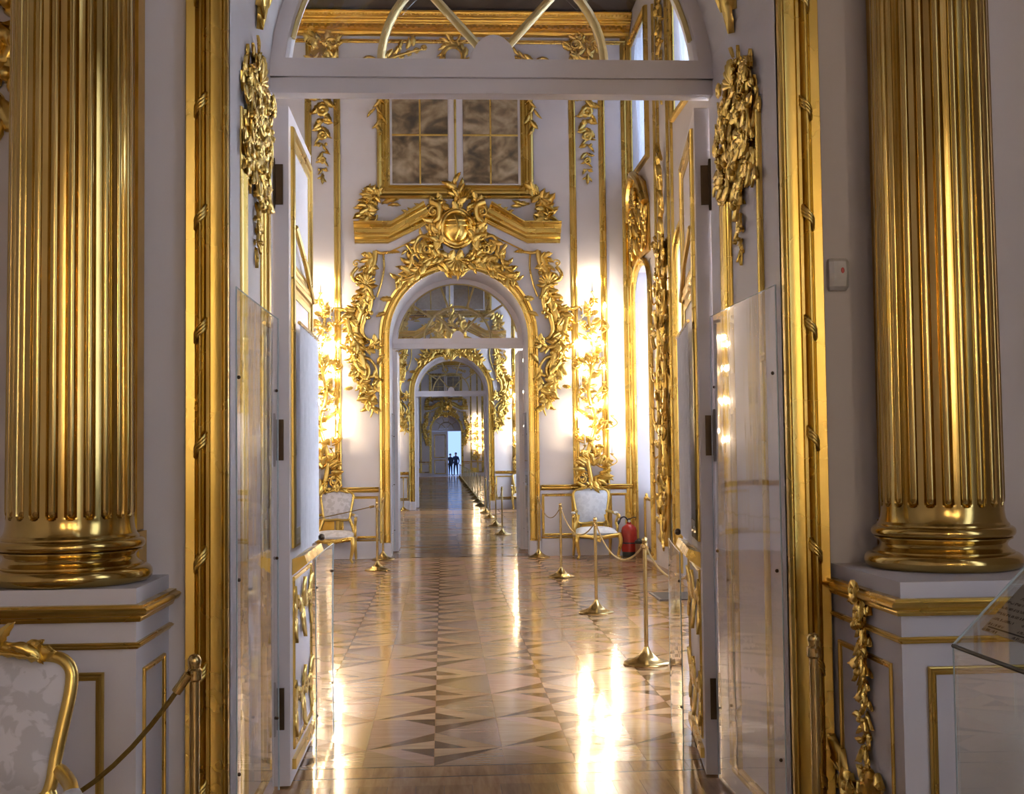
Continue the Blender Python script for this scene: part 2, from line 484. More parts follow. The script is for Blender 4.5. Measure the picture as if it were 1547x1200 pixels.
def cscroll_mesh(name, m='gold'):
    mb = MB(); pts = []
    for i in range(60):
        t = i/59.0
        u_ = abs(2*t-1)
        if u_ < 0.55:
            a = PI + (t-0.5)*2/0.55*1.15
            pts.append((0.5+0.5*math.cos(a), -0.06, 0.5*math.sin(a)*-1))
        else:
            q = (u_-0.55)/0.45
            sgn = 1 if t > 0.5 else -1
            a0 = PI + sgn*1.15
            c = (0.5+0.30*math.cos(a0), -0.5*math.sin(a0)*0.60)
            r = 0.20*(1-0.75*q)
            a = a0 + sgn*q*4.4
            pts.append((c[0]+r*math.cos(a), -0.06-0.08*q, c[1]-r*math.sin(a)))
    rad = [0.035+0.055*math.sin(PI*i/59) for i in range(60)]
    mb.tube(pts, rad, 7)
    for e in (pts[0], pts[-1]): mb.ball(e, 0.055)
    rb = [p for p in pts[12:48]]
    mb.tube([(x+0.06, y-0.05, z) for x, y, z in rb], 0.022, 5)
    return mb.mesh(name, m, True, 60)
def flower_mesh(name, petals=6, m='gold'):
    mb = MB()
    for k in range(petals):
        a = 2*PI*k/petals
        n = 5; vs = []
        for i in range(n+1):
            s_ = i/n; wd = 0.26*math.sin(PI*(0.08+0.88*s_))**0.7
            for t in (-1, 0, 1):
                r = 0.1+0.42*s_
                x, z = r, wd*t
                y = -(0.10+0.12*math.sin(PI*s_)+0.04*(1-abs(t)))
                vs.append((x*math.cos(a)-z*math.sin(a), y, x*math.sin(a)+z*math.cos(a)))
        fs = [(i*3+j, i*3+j+1, (i+1)*3+j+1, (i+1)*3+j) for i in range(n) for j in range(2)]
        mb.add(vs, fs)
    mb.ball((0, -0.16, 0), (0.15, 0.12, 0.15))
    mb.lathe([(0.40, 0.0), (0.36, 0.09), (0.1, 0.13)], 12, axis='y')
    return mb.mesh(name, m, True, 50)
def shell_mesh(name, ribs=9, m='gold'):
    mb = MB()
    for k in range(ribs):
        a = PI*(0.06+0.88*k/(ribs-1))
        L = 0.75+0.25*math.sin(a)
        d = (math.cos(a), math.sin(a))
        pts = [(d[0]*L*s_, -0.05-0.16*math.sin(PI*0.75*s_)-0.06*s_*s_, d[1]*L*s_) for s_ in (0, .25, .5, .75, .92, 1)]
        mb.tube(pts, [0.03, 0.06, 0.085, 0.11, 0.11, 0.05], 6)
    mb.ball((0, -0.1, 0), 0.12)
    return mb.mesh(name, m, True, 60)
def berry_mesh(name, m='gold'):
    return MB().ball((0, -0.4, 0), 0.5, 8, 6).mesh(name, m, True)
LEAF = [leaf_mesh('acanthus_leaf', 4, 0.27, 0.18), leaf_mesh('acanthus_leaf_bent', 3, 0.24, 0.22, 0.16), leaf_mesh('acanthus_leaf_slim', 5, 0.17, 0.10, -0.12)]
VOL = volute_mesh('volute'); CSC = cscroll_mesh('c_scroll'); FLO = flower_mesh('flower'); SHE = shell_mesh('shell'); BER = berry_mesh('berry')
def put(name, me, root, u, v, s, ang=0.0, w_=0.0, flip=False, sy=None):
    # ang: degrees counter-clockwise as seen from the front
    sx, syy, sz = (s, s, s) if not hasattr(s, '__len__') else s
    if sy: syy = sy
    return link(name, me, root, (u, -w_, v), (0, -R(ang), 0), ((-sx if flip else sx), syy, sz))
def lf(root, u, v, ang, L, wd=1.0, k=None, w_=0.0, depth=0.8):
    # leaf pointing: ang 0 = up, 90 = left as seen from front
    k = rnd.randrange(3) if k is None else k
    return put('leaf', LEAF[k], root, u, v, (L*wd, L*depth, L), ang, w_, flip=rnd.random() < 0.5)
def stem(root, pts, r0, r1=None, w_=0.03, name='scroll', bulge=0.02, n=5, mb=None, seg=7):
    P = spline([(u, -w_, v) for u, v in pts], n)
    r1 = r0*0.4 if r1 is None else r1
    m = len(P)
    rad = [(r0+(r1-r0)*i/(m-1)) for i in range(m)]
    P = [Vector((p.x, p.y-bulge*math.sin(PI*i/(m-1)), p.z)) for i, p in enumerate(P)]
    q = MB().tube(P, rad, seg)
    return obj(name, q, 'gold', root, True, 60)
def along(pts, k):
    P = spline([(u, 0, v) for u, v in pts], 8)
    out = []
    for i in range(k):
        x = (i+0.5)/k*(len(P)-1); j = int(x); f_ = x-j
        p = P[j].lerp(P[min(j+1, len(P)-1)], f_)
        t = (P[min(j+1, len(P)-1)]-P[max(j-1, 0)]).normalized()
        out.append((p.x, p.z, math.degrees(math.atan2(t.x, t.z))))   # heading clockwise from up
    return out
def drop(root, u, v0, v1, wid, n, taper=True, L=None):
    # hanging drop of flowers and leaves, from v0 down to v1
    H = v0-v1
    for i in range(n):
        t = i/(n-1)
        s = wid*(1-0.62*t if taper else 1)
        v = v0-H*t
        k = i % 3
        if k == 0 and i < n-1:
            put('flower', FLO, root, u+wid*0.08*math.sin(i*2.1), v, s*0.95, i*23, 0.01)
        lf(root, u, v, 180+38*(1 if i % 2 else -1), s*1.15, 0.75, None, 0.01)
        lf(root, u, v, 180-70*(1 if i % 2 else -1), s*0.95, 0.75, None, 0.0)
        if k == 1:
            put('berry', BER, root, u-wid*0.2, v-s*0.2, s*0.4, 0, 0.02); put('berry', BER, root, u+wid*0.22, v-s*0.1, s*0.36, 0, 0.02)
    lf(root, u, v1+wid*0.2, 180, wid*0.7, 0.6)

def foliage(root, path, n, L, w0=0.02, w1=0.08, a0=20, a1=80, wd=1.0, jit=0.03):
    for i, (u_, v_, hd) in enumerate(along(path, n)):
        sg = 1 if i % 2 else -1
        lf(root, u_+(rnd.random()-.5)*jit, v_+(rnd.random()-.5)*jit, -hd+sg*(a0+(a1-a0)*rnd.random()), L*(0.8+0.4*rnd.random()), wd, None, w0+(w1-w0)*rnd.random(), 0.7)
def mirror_path(p, sx): return [(sx*a, b) for a, b in p]
# profiles (o outward, w towards the viewer)
def arc_prof(o0, o1, w0, bul, n=6):
    return [(o0+(o1-o0)*i/n, w0+bul*math.sin(PI*i/n)) for i in range(n+1)]
ARCHI = [(0, -0.02), (0, 0.03)] + arc_prof(0.0, 0.022, 0.03, 0.014, 5)[1:] + [(0.024, 0.022), (0.030, 0.020), (0.066, 0.026), (0.070, 0.034), (0.082, 0.034), (0.084, 0.024)] + arc_prof(0.086, 0.118, 0.026, 0.030, 7)[1:] + [(0.121, 0.022), (0.126, 0.030), (0.158, 0.036), (0.162, 0.03), (0.162, -0.02)]
MOULD = [(-0.5, 0.0), (-0.5, 0.25), (-0.38, 0.42), (-0.2, 0.5), (-0.12, 0.34), (0.05, 0.34), (0.12, 0.8), (0.3, 1.0), (0.44, 0.8), (0.5, 0.5), (0.5, 0.0)]
def mould(wd, dp): return [(a*wd, b*dp) for a, b in MOULD]
HW, SZ = 1.09, 3.45
def arch_path(hw, z0, sz, y, n=28):
    d = Vector((0, -1, 0)); P = [((-hw, y, z0), Vector((-1, 0, 0)), d)]
    for i in range(n+1):
        a = PI - PI*i/n
        P.append(((hw*math.cos(a), y, sz+hw*math.sin(a)), Vector((math.cos(a), 0, math.sin(a))), d))
    P.append(((hw, y, z0), Vector((1, 0, 0)), d))
    return P
def frame_path(u0, v0, u1, v1):
    d = Vector((0, -1, 0))
    return [((u0, 0, v0), Vector((-1, 0, -1)), d), ((u1, 0, v0), Vector((1, 0, -1)), d), ((u1, 0, v1), Vector((1, 0, 1)), d), ((u0, 0, v1), Vector((-1, 0, 1)), d)]
def frame(root, name, u0, v0, u1, v1, wd, dp, m='gold_mould', w_=0.0):
    q = MB().sweep(frame_path(u0, v0, u1, v1), mould(wd, dp), closed=True)
    return obj(name, q, m, root, True, 30, loc=(0, -w_, 0))
def strip(root, name, u, v0, v1, wd, dp, m='gold_mould'):
    d = Vector((0, -1, 0))
    q = MB().sweep([((u, 0, v0), Vector((1, 0, 0)), d), ((u, 0, v1), Vector((1, 0, 0)), d)], mould(wd, dp))
    return obj(name, q, m, root, True, 30)
def rail(root, name, u0, u1, v, wd, dp, m='gold_mould'):
    d = Vector((0, -1, 0))
    q = MB().sweep([((u0, 0, v), Vector((0, 0, 1)), d), ((u1, 0, v), Vector((0, 0, 1)), d)], mould(wd, dp))
    return obj(name, q, m, root, True, 30)

# ------------------------------------------------------------------ the building: four cross walls in line, each with an arched doorway
XL, XR, H = -6.5, 2.79, 8.85
Y1F, Y1B = 4.75, 5.98
Y2F, Y2B = 19.1, 20.3
Y3F, Y3B = 35.8, 37.0
Y4F, Y4B = 90.4, 91.6
def cross_wall(name, yf, yb, xl, xr, label):
    mb = MB()
    n = 32
    arc = [(HW*math.cos(PI-PI*i/n), SZ+HW*math.sin(PI-PI*i/n)) for i in range(n+1)]
    for y, fl in ((yf, False), (yb, True)):
        def q(a):
            vs = [(x, y, z) for x, z in a]
            mb.add(vs, [tuple(range(len(vs)))] if not fl else [tuple(range(len(vs)-1, -1, -1))])
        q([(xl, 0), (-HW, 0), (-HW, SZ), (-HW, H), (xl, H)])
        q([(HW, 0), (xr, 0), (xr, H), (HW, H), (HW, SZ)])
        for i in range(n):
            q([arc[i], arc[i+1], (arc[i+1][0], H), (arc[i][0], H)])
    prof = [(-HW, 0)] + arc + [(HW, 0)]
    for i in range(len(prof)-1):
        (xa, za), (xb, zb) = prof[i], prof[i+1]
        mb.add([(xa, yf, za), (xb, yf, zb), (xb, yb, zb), (xa, yb, za)], [(0, 3, 2, 1)])
    for x in (xl, xr):
        mb.add([(x, yf, 0), (x, yb, 0), (x, yb, H), (x, yf, H)], [(0, 1, 2, 3)])
    o = obj(name, mb, 'wall')
    return tag(o, label, 'wall', kind='structure')
cross_wall('wall_front', Y1F, Y1B, XL, XR, 'pale mauve wall of the dim near room pierced by the open doorway')
cross_wall('wall_back', Y2F, Y2B, XL, XR, 'white end wall of the bright hall with gilded arch and pilaster strips')
cross_wall('wall_back', Y3F, Y3B, XL, XR, 'white end wall of the second hall, seen through the first inner arch')
cross_wall('wall_back', Y4F, Y4B, -9.0, 6.5, 'farthest wall of the enfilade holding the half open white door')

def side_wall(name, x, th, y0, y1, wins, label, zl=(0.02, 4.45), zu=(6.0, 8.1), half=0.75):
    mb = MB()
    x0, x1 = (x, x+th) if th > 0 else (x+th, x)
    ys = sorted(wins)
    e = y0
    for c in ys:
        mb.box(x0, x1, e, c-half, 0, H)
        mb.box(x0, x1, c-half, c+half, 0, zl[0])
        mb.box(x0, x1, c-half, c+half, zl[1], zu[0])
        mb.box(x0, x1, c-half, c+half, zu[1], H)
        e = c+half
    mb.box(x0, x1, e, y1, 0, H)
    return tag(obj(name, mb, 'wall'), label, 'wall', kind='structure')
side_wall('wall_right', XR, 0.5, Y1B, Y2F, HALL_WIN, 'window wall of the bright hall with tall curtained windows')
side_wall('wall_right', XR, 0.5, -7.5, Y1F, FRONT_WIN, 'window wall of the near room, right of the glass case')
side_wall('wall_right', XR, 0.5, Y2B, Y3F, ROOM3_WIN, 'window wall of the second hall', zl=(0.55, 5.9), zu=(6.4, 8.1), half=0.8)
def boxwall(name, x0, x1, y0, y1, z0, z1, label, m='wall', cat='wall'):
    return tag(obj(name, MB().box(x0, x1, y0, y1, z0, z1), m), label, cat, kind='structure')
boxwall('wall_left', XL-0.3, XL, -7.5, Y1F, 0, H, 'plain left wall of the dim near room')
boxwall('wall_left', XL-0.3, XL, Y1B, Y2F, 0, H, 'plain left wall of the bright hall')
boxwall('wall_left', XL-0.3, XL, Y2B, Y3F, 0, H, 'plain left wall of the second hall')
boxwall('wall_left', -9.3, -9.0, Y3B, Y4F, 0, H, 'left wall of the long far gallery')
boxwall('wall_behind', XL, XR, -7.8, -7.5, 0, H, 'wall of the near room behind the viewer')
side_wall('wall_right', 6.5, 0.3, Y3B, Y4F, (44, 56, 68, 80), 'window wall of the long far gallery', zl=(0.6, 6.6), zu=(7.2, 7.3), half=3.0)
for y0, y1, xl, xr, nm in ((-7.5, Y1F, XL, XR, 'the dim near room'), (Y1B, Y2F, XL, XR, 'the bright hall'), (Y2B, Y3F, XL, XR, 'the second hall'), (Y3B, Y4F, -9.0, 6.5, 'the far gallery')):
    c = boxwall('ceiling', xl, xr, y0, y1, H, H+0.2, 'painted brown and cream cloudy ceiling of '+nm, 'ceil', 'ceiling')

# floors
boxwall('floor', XL, XR, -7.5, Y1F, -0.2, 0, 'parquet floor of the dim near room', 'wood_far', 'floor')
boxwall('floor', XL, XR, Y2B, Y3F, -0.2, 0, 'glossy parquet floor of the second hall', 'wood_far', 'floor')
boxwall('floor', -9, 6.5, Y3B, Y4F, -0.2, 0, 'glossy parquet floor of the far gallery', 'wood_far', 'floor')
boxwall('floor', -9, 6.5, Y4B, 100, -0.2, 0, 'pale floor beyond the farthest door', 'wood_far', 'floor')
for ya, yb, nm in ((Y2F, Y2B, 'first inner arch'), (Y3F, Y3B, 'second inner arch'), (Y4F, Y4B, 'farthest arch')):
    boxwall('floor', -2, 2, ya, yb, -0.2, 0, 'parquet threshold under the '+nm, 'wood_far', 'floor')
hall = boxwall('floor', XL, XR, Y1B, Y2F, -0.2, -0.004, 'glossy star patterned parquet floor of the bright hall', 'wood_b', 'floor')
S = 0.7365; HX, HY = -0.3264, 6.722
def px(x, y, z=0.0):
    v = Vector((x, y, z))-CAM; d = v.dot(fw)
    return 773.5+F_PX*v.dot(rt2)/d, 600-F_PX*v.dot(up2)/d
pieces = []
def shrink(poly, g=0.0011):
    cx = sum(p[0] for p in poly)/len(poly); cy = sum(p[1] for p in poly)/len(poly)
    out = []
    for x, y in poly:
        d = math.hypot(x-cx, y-cy); k = max(0, (d-2.2*g)/d); out.append((cx+(x-cx)*k, cy+(y-cy)*k))
    return out
h = S/2
STAR = [([(-1, 0), (0, .5), (0, 1)], 'wood_d'), ([(-1, 0), (0, 0), (0, .5)], 'wood_l'), ([(-.5, 0), (0, -.5), (0, 0)], 'wood_d'), ([(-1, 0), (0, -1), (0, -.5), (-.5, 0)], 'wood_p'),
        ([(1, 0), (0, -.5), (0, -1)], 'wood_d'), ([(1, 0), (0, 0), (0, -.5)], 'wood_l'), ([(.5, 0), (0, .5), (0, 0)], 'wood_d'), ([(1, 0), (0, 1), (0, .5), (.5, 0)], 'wood_l')]
ylo, yhi = HY-h, Y2F-0.02
for i in range(-9, 6):
    for j in range(0, 18):
        cx, cy = HX+i*S, HY+j*S
        if cx-h < XL+.05 or cx+h > XR-0.05 or cy+h > yhi: continue
        for poly, m in STAR: pieces.append(([(cx+a*h, cy+b*h) for a, b in poly], m, (i, j)))
        for sgn in (-1, 1):
            dx, dy = cx+h, cy+h
            if dx+h < XR-0.05 and dy+h < yhi+0.3:
                pieces.append(([(dx, dy-h), (dx+sgn*h, dy), (dx, dy+h)], 'wood_p' if (i+j+(sgn > 0)) % 3 == 0 else 'wood_l', (i, j)))
            if j == 0 and dx+h < XR-0.05:
                dy = cy-h
                pieces.append(([(dx, dy), (dx+sgn*h, dy), (dx, dy+h)], 'wood_l', (i, -1)))
scored = []
for poly, m, ij in pieces:
    P = [px(x, y) for x, y in poly]
    c = (sum(p[0] for p in P)/len(P), sum(p[1] for p in P)/len(P))
    a = abs(sum(P[k][0]*P[(k+1) % len(P)][1]-P[(k+1) % len(P)][0]*P[k][1] for k in range(len(P))))/2
    vis = 470 < c[0] < 1050 and 835 < c[1] < 1200
    scored.append((a if vis else 0, poly, m))
scored.sort(key=lambda t: -t[0])
cache = {}
for k, (a, poly, m) in enumerate(scored[:235]):
    ox, oy = poly[0]
    key = (m, tuple((round(x-ox, 3), round(y-oy, 3)) for x, y in poly))
    if key not in cache:
        cache[key] = MB().prism(shrink([(x-ox, y-oy) for x, y in poly]), 0, 0.006).mesh('parquet_block', m)
    link('parquet_block', cache[key], hall, (ox, oy, -0.006))
rest = MB(); mi = {'wood_l': 0, 'wood_p': 1, 'wood_d': 2}
for a, poly, m in scored[235:]: rest.prism(shrink(poly), -0.006, 0, mi[m])
o = obj('parquet_field', rest, ['wood_l', 'wood_p', 'wood_d'], hall); o['kind'] = 'stuff'
# plain margins along the walls of the hall
def plank_row(parent, x0, x1, y0, y1, n, m='wood_b', name='plank', cut=None):
    wd = (x1-x0)/n
    me = MB().box(0, wd-0.0018, 0, y1-y0-0.0015, 0, 0.006).mesh(name, m)
    for k in range(n): link(name, me, parent, (x0+k*wd, y0, -0.006))
plank_row(hall, -1.5, 1.7, ylo-0.205, ylo-0.016, 22)
link('inlay_line', MB().box(XL, XR, 0, 0.016, 0, 0.006).mesh('inlay_line', 'wood_d'), hall, (0, ylo-0.016, -0.006))
link('inlay_line', MB().box(XL, XR, 0, 0.014, 0, 0.006).mesh('inlay_line', 'wood_d'), hall, (0, ylo-0.222, -0.006))
link('margin_board', MB().box(XL, -1.502, 0, 0.189, 0, 0.006).mesh('margin_board', 'wood_b'), hall, (0, ylo-0.205, -0.006))
link('margin_board', MB().box(1.702, XR, 0, 0.189, 0, 0.006).mesh('margin_board', 'wood_b'), hall, (0, ylo-0.205, -0.006))
link('margin_board', MB().box(XL, XR, 0, ylo-0.222-Y1B, 0, 0.006).mesh('margin_board', 'wood_b'), hall, (0, Y1B, -0.006))
ex = max(p[0] for poly, m, ij in pieces for p in poly); en = min(p[0] for poly, m, ij in pieces for p in poly)
link('margin_board', MB().box(ex+.002, XR, 0, yhi-ylo, 0, 0.006).mesh('margin_board', 'wood_b'), hall, (0, ylo, -0.006))
link('margin_board', MB().box(XL, en-.002, 0, yhi-ylo, 0, 0.006).mesh('margin_board', 'wood_b'), hall, (0, ylo, -0.006))
# threshold boards in the near doorway
sill = boxwall('floor', -1.6, 1.6, Y1F, Y1B, -0.2, -0.004, 'plank threshold inside the near doorway', 'joint', 'floor')
plank_row(sill, -1.09, 1.09, Y1B-0.30, Y1B-0.0, 16)
for k in range(8):
    y = Y1F+k*0.116
    link('plank', MB().box(-1.09, 1.09, 0, 0.114, 0, 0.006).mesh('plank', 'wood_b'), sill, (0, y, -0.006))

# ------------------------------------------------------------------ doorways: gilded surround, fanlight, leaves, jamb linings
RIB = None
def surround(y, label, ribbons=False, z0=0.0):
    t = thing('trim_1', label, 'door surround', (0, y, 0), kind='structure')
    P = arch_path(HW, z0, SZ, 0.0)
    obj('architrave', MB().sweep(P, ARCHI), 'gold_mould', t, True, 28)
    global RIB
    if RIB is None:
        pts = [(0.024*math.cos(a)*0.9, -0.030-0.027*math.sin(a), -0.035+0.07*i/12) for i, a in enumerate([PI*k/12 for k in range(13)])]
        mb = MB()
        for dz in (-0.014, 0.0, 0.014): mb.tube([(x, y_+0.004, z+dz) for x, y_, z in pts], 0.0075, 6)
        RIB = mb.mesh('ribbon', 'gold', True, 60)
    if ribbons:
        for sx in (-1, 1):
            for k in range(8):
                link('ribbon', RIB, t, (sx*(HW+0.102), 0, 0.33+0.44*k), (0, 0, 0), (sx, 1, 1))
        for k in range(7):
            a = PI*(k+0.5)/7; r = HW+0.102
            link('ribbon', RIB, t, (r*math.cos(a), 0, SZ+r*math.sin(a)), (0, -(a-PI/2)+PI/2, 0))
    return t
surround(Y1F, 'broad gilded door surround with ribbon wrapped rod around the near doorway', True)
surround(Y2F, 'gilded arched surround of the doorway at the end of the bright hall')
surround(Y3F, 'gilded arched surround of the second inner doorway')
surround(Y4F, 'gilded arched surround of the farthest doorway')

FZ = 3.375
def sector(r0, r1, a0, a1, zc, zmin, n=10):
    pts = [(r1*math.cos(a0+(a1-a0)*i/n), r1*math.sin(a0+(a1-a0)*i/n)) for i in range(n+1)]
    pts += [(r0*math.cos(a1+(a0-a1)*i/n), r0*math.sin(a1+(a0-a1)*i/n)) for i in range(n+1)]
    return [(x, zc+max(z, zmin)) for x, z in pts]
def fanlight(y, label, solid=False):
    t = thing('window_1', label, 'fanlight', (0, y, 0), kind='structure')
    # white frame: bar with stepped face + arched ring
    mb = MB().box(-HW, HW, -0.05, 0.05, FZ, FZ+0.075).box(-HW, HW, -0.075, 0.06, FZ+0.075, FZ+0.165).box(-0.04, 0.04, -0.09, -0.05, FZ-0.01, FZ)
    obj('transom_bar', mb, 'trimwhite', t)
    rg = MB(); n = 32; d = Vector((0, -1, 0))
    P = [((math.cos(PI*i/n)*HW, 0, SZ+math.sin(PI*i/n)*HW), Vector((math.cos(PI*i/n), 0, math.sin(PI*i/n))), d) for i in range(n+1)]
    rg.sweep(P, [(0, -0.05), (-0.085, -0.05), (-0.085, 0.05), (-0.07, 0.07), (0, 0.07)])
    obj('arch_frame', rg, 'trimwhite', t, True, 35)
    zb = FZ+0.165
    rb = MB()
    P2 = [((math.cos(PI*i/n)*(HW-0.085), 0, SZ+math.sin(PI*i/n)*(HW-0.085)), Vector((math.cos(PI*i/n), 0, math.sin(PI*i/n))), d) for i in range(2, n-1)]
    rb.sweep(P2, [(0.004, 0.03), (-0.014, 0.03), (-0.018, 0.05), (-0.004, 0.066), (0.004, 0.06)])
    obj('gilt_bead', rb, 'gilt_paint', t, True, 35)
    hub = MB().plate([(0.105*math.cos(PI*i/16), zb-0.002+0.125*math.sin(PI*i/16)) for i in range(17)], -0.07, 0.05)
    obj('hub', hub, 'trimwhite', t)
    ra = 0.557; zc = zb-0.02
    def bar(x0, z0, x1, z1): return MB().tube([(x0, -0.005, z0), (x1, -0.005, z1)], 0.021, 6, 1.6)
    A = [(ra*math.cos(PI*i/24), -0.005, zc+ra*math.sin(PI*i/24)) for i in range(25)]
    obj('arc_muntin', MB().tube(A, 0.022, 6, 1.6), 'gilt_paint', t, True, 50)
    for a in (50, 130):
        a = R(a)
        obj('muntin', bar(0.115*math.cos(a), zb+0.115*math.sin(a), ra*math.cos(a), zc+ra*math.sin(a)), 'gilt_paint', t, True, 50)
    for a in (139, 106, 74, 41):
        a = R(a); r2 = HW-0.09
        obj('muntin', bar(ra*math.cos(a), zc+ra*math.sin(a), r2*math.cos(a)*1.0, SZ+r2*math.sin(a)*1.0), 'gilt_paint', t, True, 50)
    pm = 'trimwhite' if solid else 'pane'
    for a0, a1 in ((1, 50), (50, 130), (130, 179)):
        obj('pane', MB().plate(sector(0.12, ra, R(a0), R(a1), zb, 0.0), -0.003, 0.003), pm, t)
    for a0, a1 in ((0, 41), (41, 74), (74, 106), (106, 139), (139, 180)):
        obj('pane', MB().plate(sector(ra, HW-0.07, R(a0), R(a1), SZ, zb-SZ), -0.003, 0.003), pm, t)
    return t
fanlight(Y1B-0.03, 'large white fanlight with gold muntins above the near open doors')
fanlight(Y2B-0.03, 'fanlight with gold muntins in the first inner arch')
fanlight(Y3B-0.03, 'small fanlight in the second inner arch')
fanlight(Y4B-0.03, 'tiny grey fanlight in the farthest arch', True)

LH = FZ-0.02   # leaf height
def door_leaf(label, name, side, y, detail=True):
    # hinge at the opening's edge, open into the room beyond; local x+ = visible face when side=-1 (left leaf)
    t = thing(name, label, 'door', (side*(HW-0.0), y+0.012, 0.012), 0, kind='structure')
    t.scale = (1 if side < 0 else -1, 1, 1)
    L, th = 1.02, 0.075
    b = MB().box(0, th, 0, L, 0, LH-0.03)
    obj('slab', b, 'trimwhite', t)
    if not detail: return t
    fx = th
    def ff(name_, y0, z0, y1, z1, wd, dp):
        path = [((fx, y0, z0), Vector((0, -1, -1)), Vector((1, 0, 0))), ((fx, y1, z0), Vector((0, 1, -1)), Vector((1, 0, 0))), ((fx, y1, z1), Vector((0, 1, 1)), Vector((1, 0, 0))), ((fx, y0, z1), Vector((0, -1, 1)), Vector((1, 0, 0)))]
        return obj(name_, MB().sweep(path, mould(wd, dp), closed=True), 'gold_mould', t, True, 30)
    ff('panel_moulding', 0.13, 2.52, 0.90, 3.20, 0.09, 0.022)
    ff('panel_moulding', 0.13, 1.18, 0.90, 2.44, 0.09, 0.022)
    ff('panel_moulding', 0.13, 0.16, 0.90, 0.98, 0.025, 0.012)
    # ribbon moulding across the upper panel
    obj('tie', MB().tube([(fx+0.02, 0.12, 2.74), (fx+0.03, 0.5, 2.60), (fx+0.02, 0.92, 2.46)], 0.014, 6), 'gold', t, True, 50)
    # pleated cloth over the glazed middle
    n = 90; vs = []
    for i in range(n+1):
        u_ = i/n; yy = 0.07+0.90*u_
        a = 0.0045*math.sin(u_*2*PI*9)+0.002*math.sin(u_*31)
        for z in (1.12, 1.20, 1.7, 2.15, 2.24):
            vs.append((fx+0.045+a*(0.6 if z in (1.12, 2.24) else 1.0), yy, z))
    fs = [(i*5+j, (i+1)*5+j, (i+1)*5+j+1, i*5+j+1) for i in range(n) for j in range(4)]
    cur = obj('curtain', MB().add(vs, fs), 'doorcloth', t, True, None)
    obj('rod', MB().tube([(fx+0.045, 0.04, 2.25), (fx+0.045, 0.99, 2.25)], 0.009, 6), 'brass', cur, True)
    # small gilt ledge under the cloth
    lg = MB().add([(fx, 0.10, 1.00), (fx+0.075, 0.10, 1.06), (fx+0.06, 0.10, 1.10), (fx, 0.10, 1.08), (fx, 0.93, 1.00), (fx+0.075, 0.93, 1.06), (fx+0.06, 0.93, 1.10), (fx, 0.93, 1.08)],
                  [(0, 1, 2, 3), (7, 6, 5, 4), (0, 4, 5, 1), (1, 5, 6, 2), (2, 6, 7, 3), (3, 7, 4, 0)])
    obj('ledge', lg, 'gold', t)
    lg2 = MB().box(fx, fx+0.02, 0.08, 0.95, 0.06, 0.11)
    obj('kick_moulding', lg2, 'gold', t)
    # carved panels on the lower part, facing the doorway
    cv = link('carving', None, t, (fx, 0.5, 0.0), (0, 0, R(90)))
    def pl(me, u_, v_, s_, a_, nm): link(nm, me, cv, (u_, -0.004, v_), (0, -R(a_), 0), s_ if hasattr(s_, '__len__') else (s_, s_*0.5, s_))
    for v0 in (0.80, 0.34):
        for k, (du, dv, s_, a_) in enumerate(((0, 0, 0.16, 0), (0, 0, 0.16, 180), (-0.30, 0.02, 0.15, 30), (0.30, 0.02, 0.15, -30), (-0.30, -0.02, 0.14, 150), (0.30, -0.02, 0.14, -150), (-.16, .03, .12, 70), (.16, .03, .12, -70))):
            pl(LEAF[k % 3], du, v0+dv, s_, a_, 'leaf')
        for du in (-0.34, -0.1, 0.14, 0.33): pl(FLO, du, v0+0.02, 0.10, 20, 'flower')
    # handle
    obj('handle', MB().ball((fx+0.06, 0.96, 1.13), (0.02, 0.03, 0.02)).tube([(fx, 0.96, 1.13), (fx+0.06, 0.96, 1.13)], 0.009, 6), 'dark_metal', t, True)
    # hinges at the jamb
    for z in (0.37, 1.67, 2.93):
        hg = obj('hinge', MB().box(0.002, 0.048, -0.010, 0.002, z-0.10, z+0.10), 'dark_metal', t)
        obj('hinge_pin', MB().lathe([(0.009, -0.13), (0.011, -0.11), (0.011, 0.11), (0.009, 0.13)], 8, (0.0, -0.012, z)), 'dark_metal', hg, True)
    return t
door_leaf('white door leaf with pleated cloth, opened against the left jamb', 'door_1', -1, Y1B)
door_leaf('white door leaf with pleated cloth, opened against the right jamb', 'door_2', 1, Y1B).rotation_euler = (0, 0, R(-7.5))
door_leaf('open white door leaf on the left of the first inner arch', 'door_3', -1, Y2B, False)
door_leaf('open white door leaf on the right of the first inner arch', 'door_4', 1, Y2B, False)
door_leaf('open white door leaf on the left of the second inner arch', 'door_5', -1, Y3B, False)
door_leaf('open white door leaf on the right of the second inner arch', 'door_6', 1, Y3B, False)
t = thing('door_7', 'closed white leaf of the farthest door, left of the bright gap', 'door', (-HW, Y4B-0.05, 0.01), kind='structure')
obj('slab', MB().box(0, HW+0.12, 0, 0.06, 0, LH), 'trimwhite', t)
for z0, z1 in ((0.2, 1.2), (1.4, 3.1)):
    frame(t, 'panel_moulding', 0.2, z0, 1.0, z1, 0.06, 0.02)
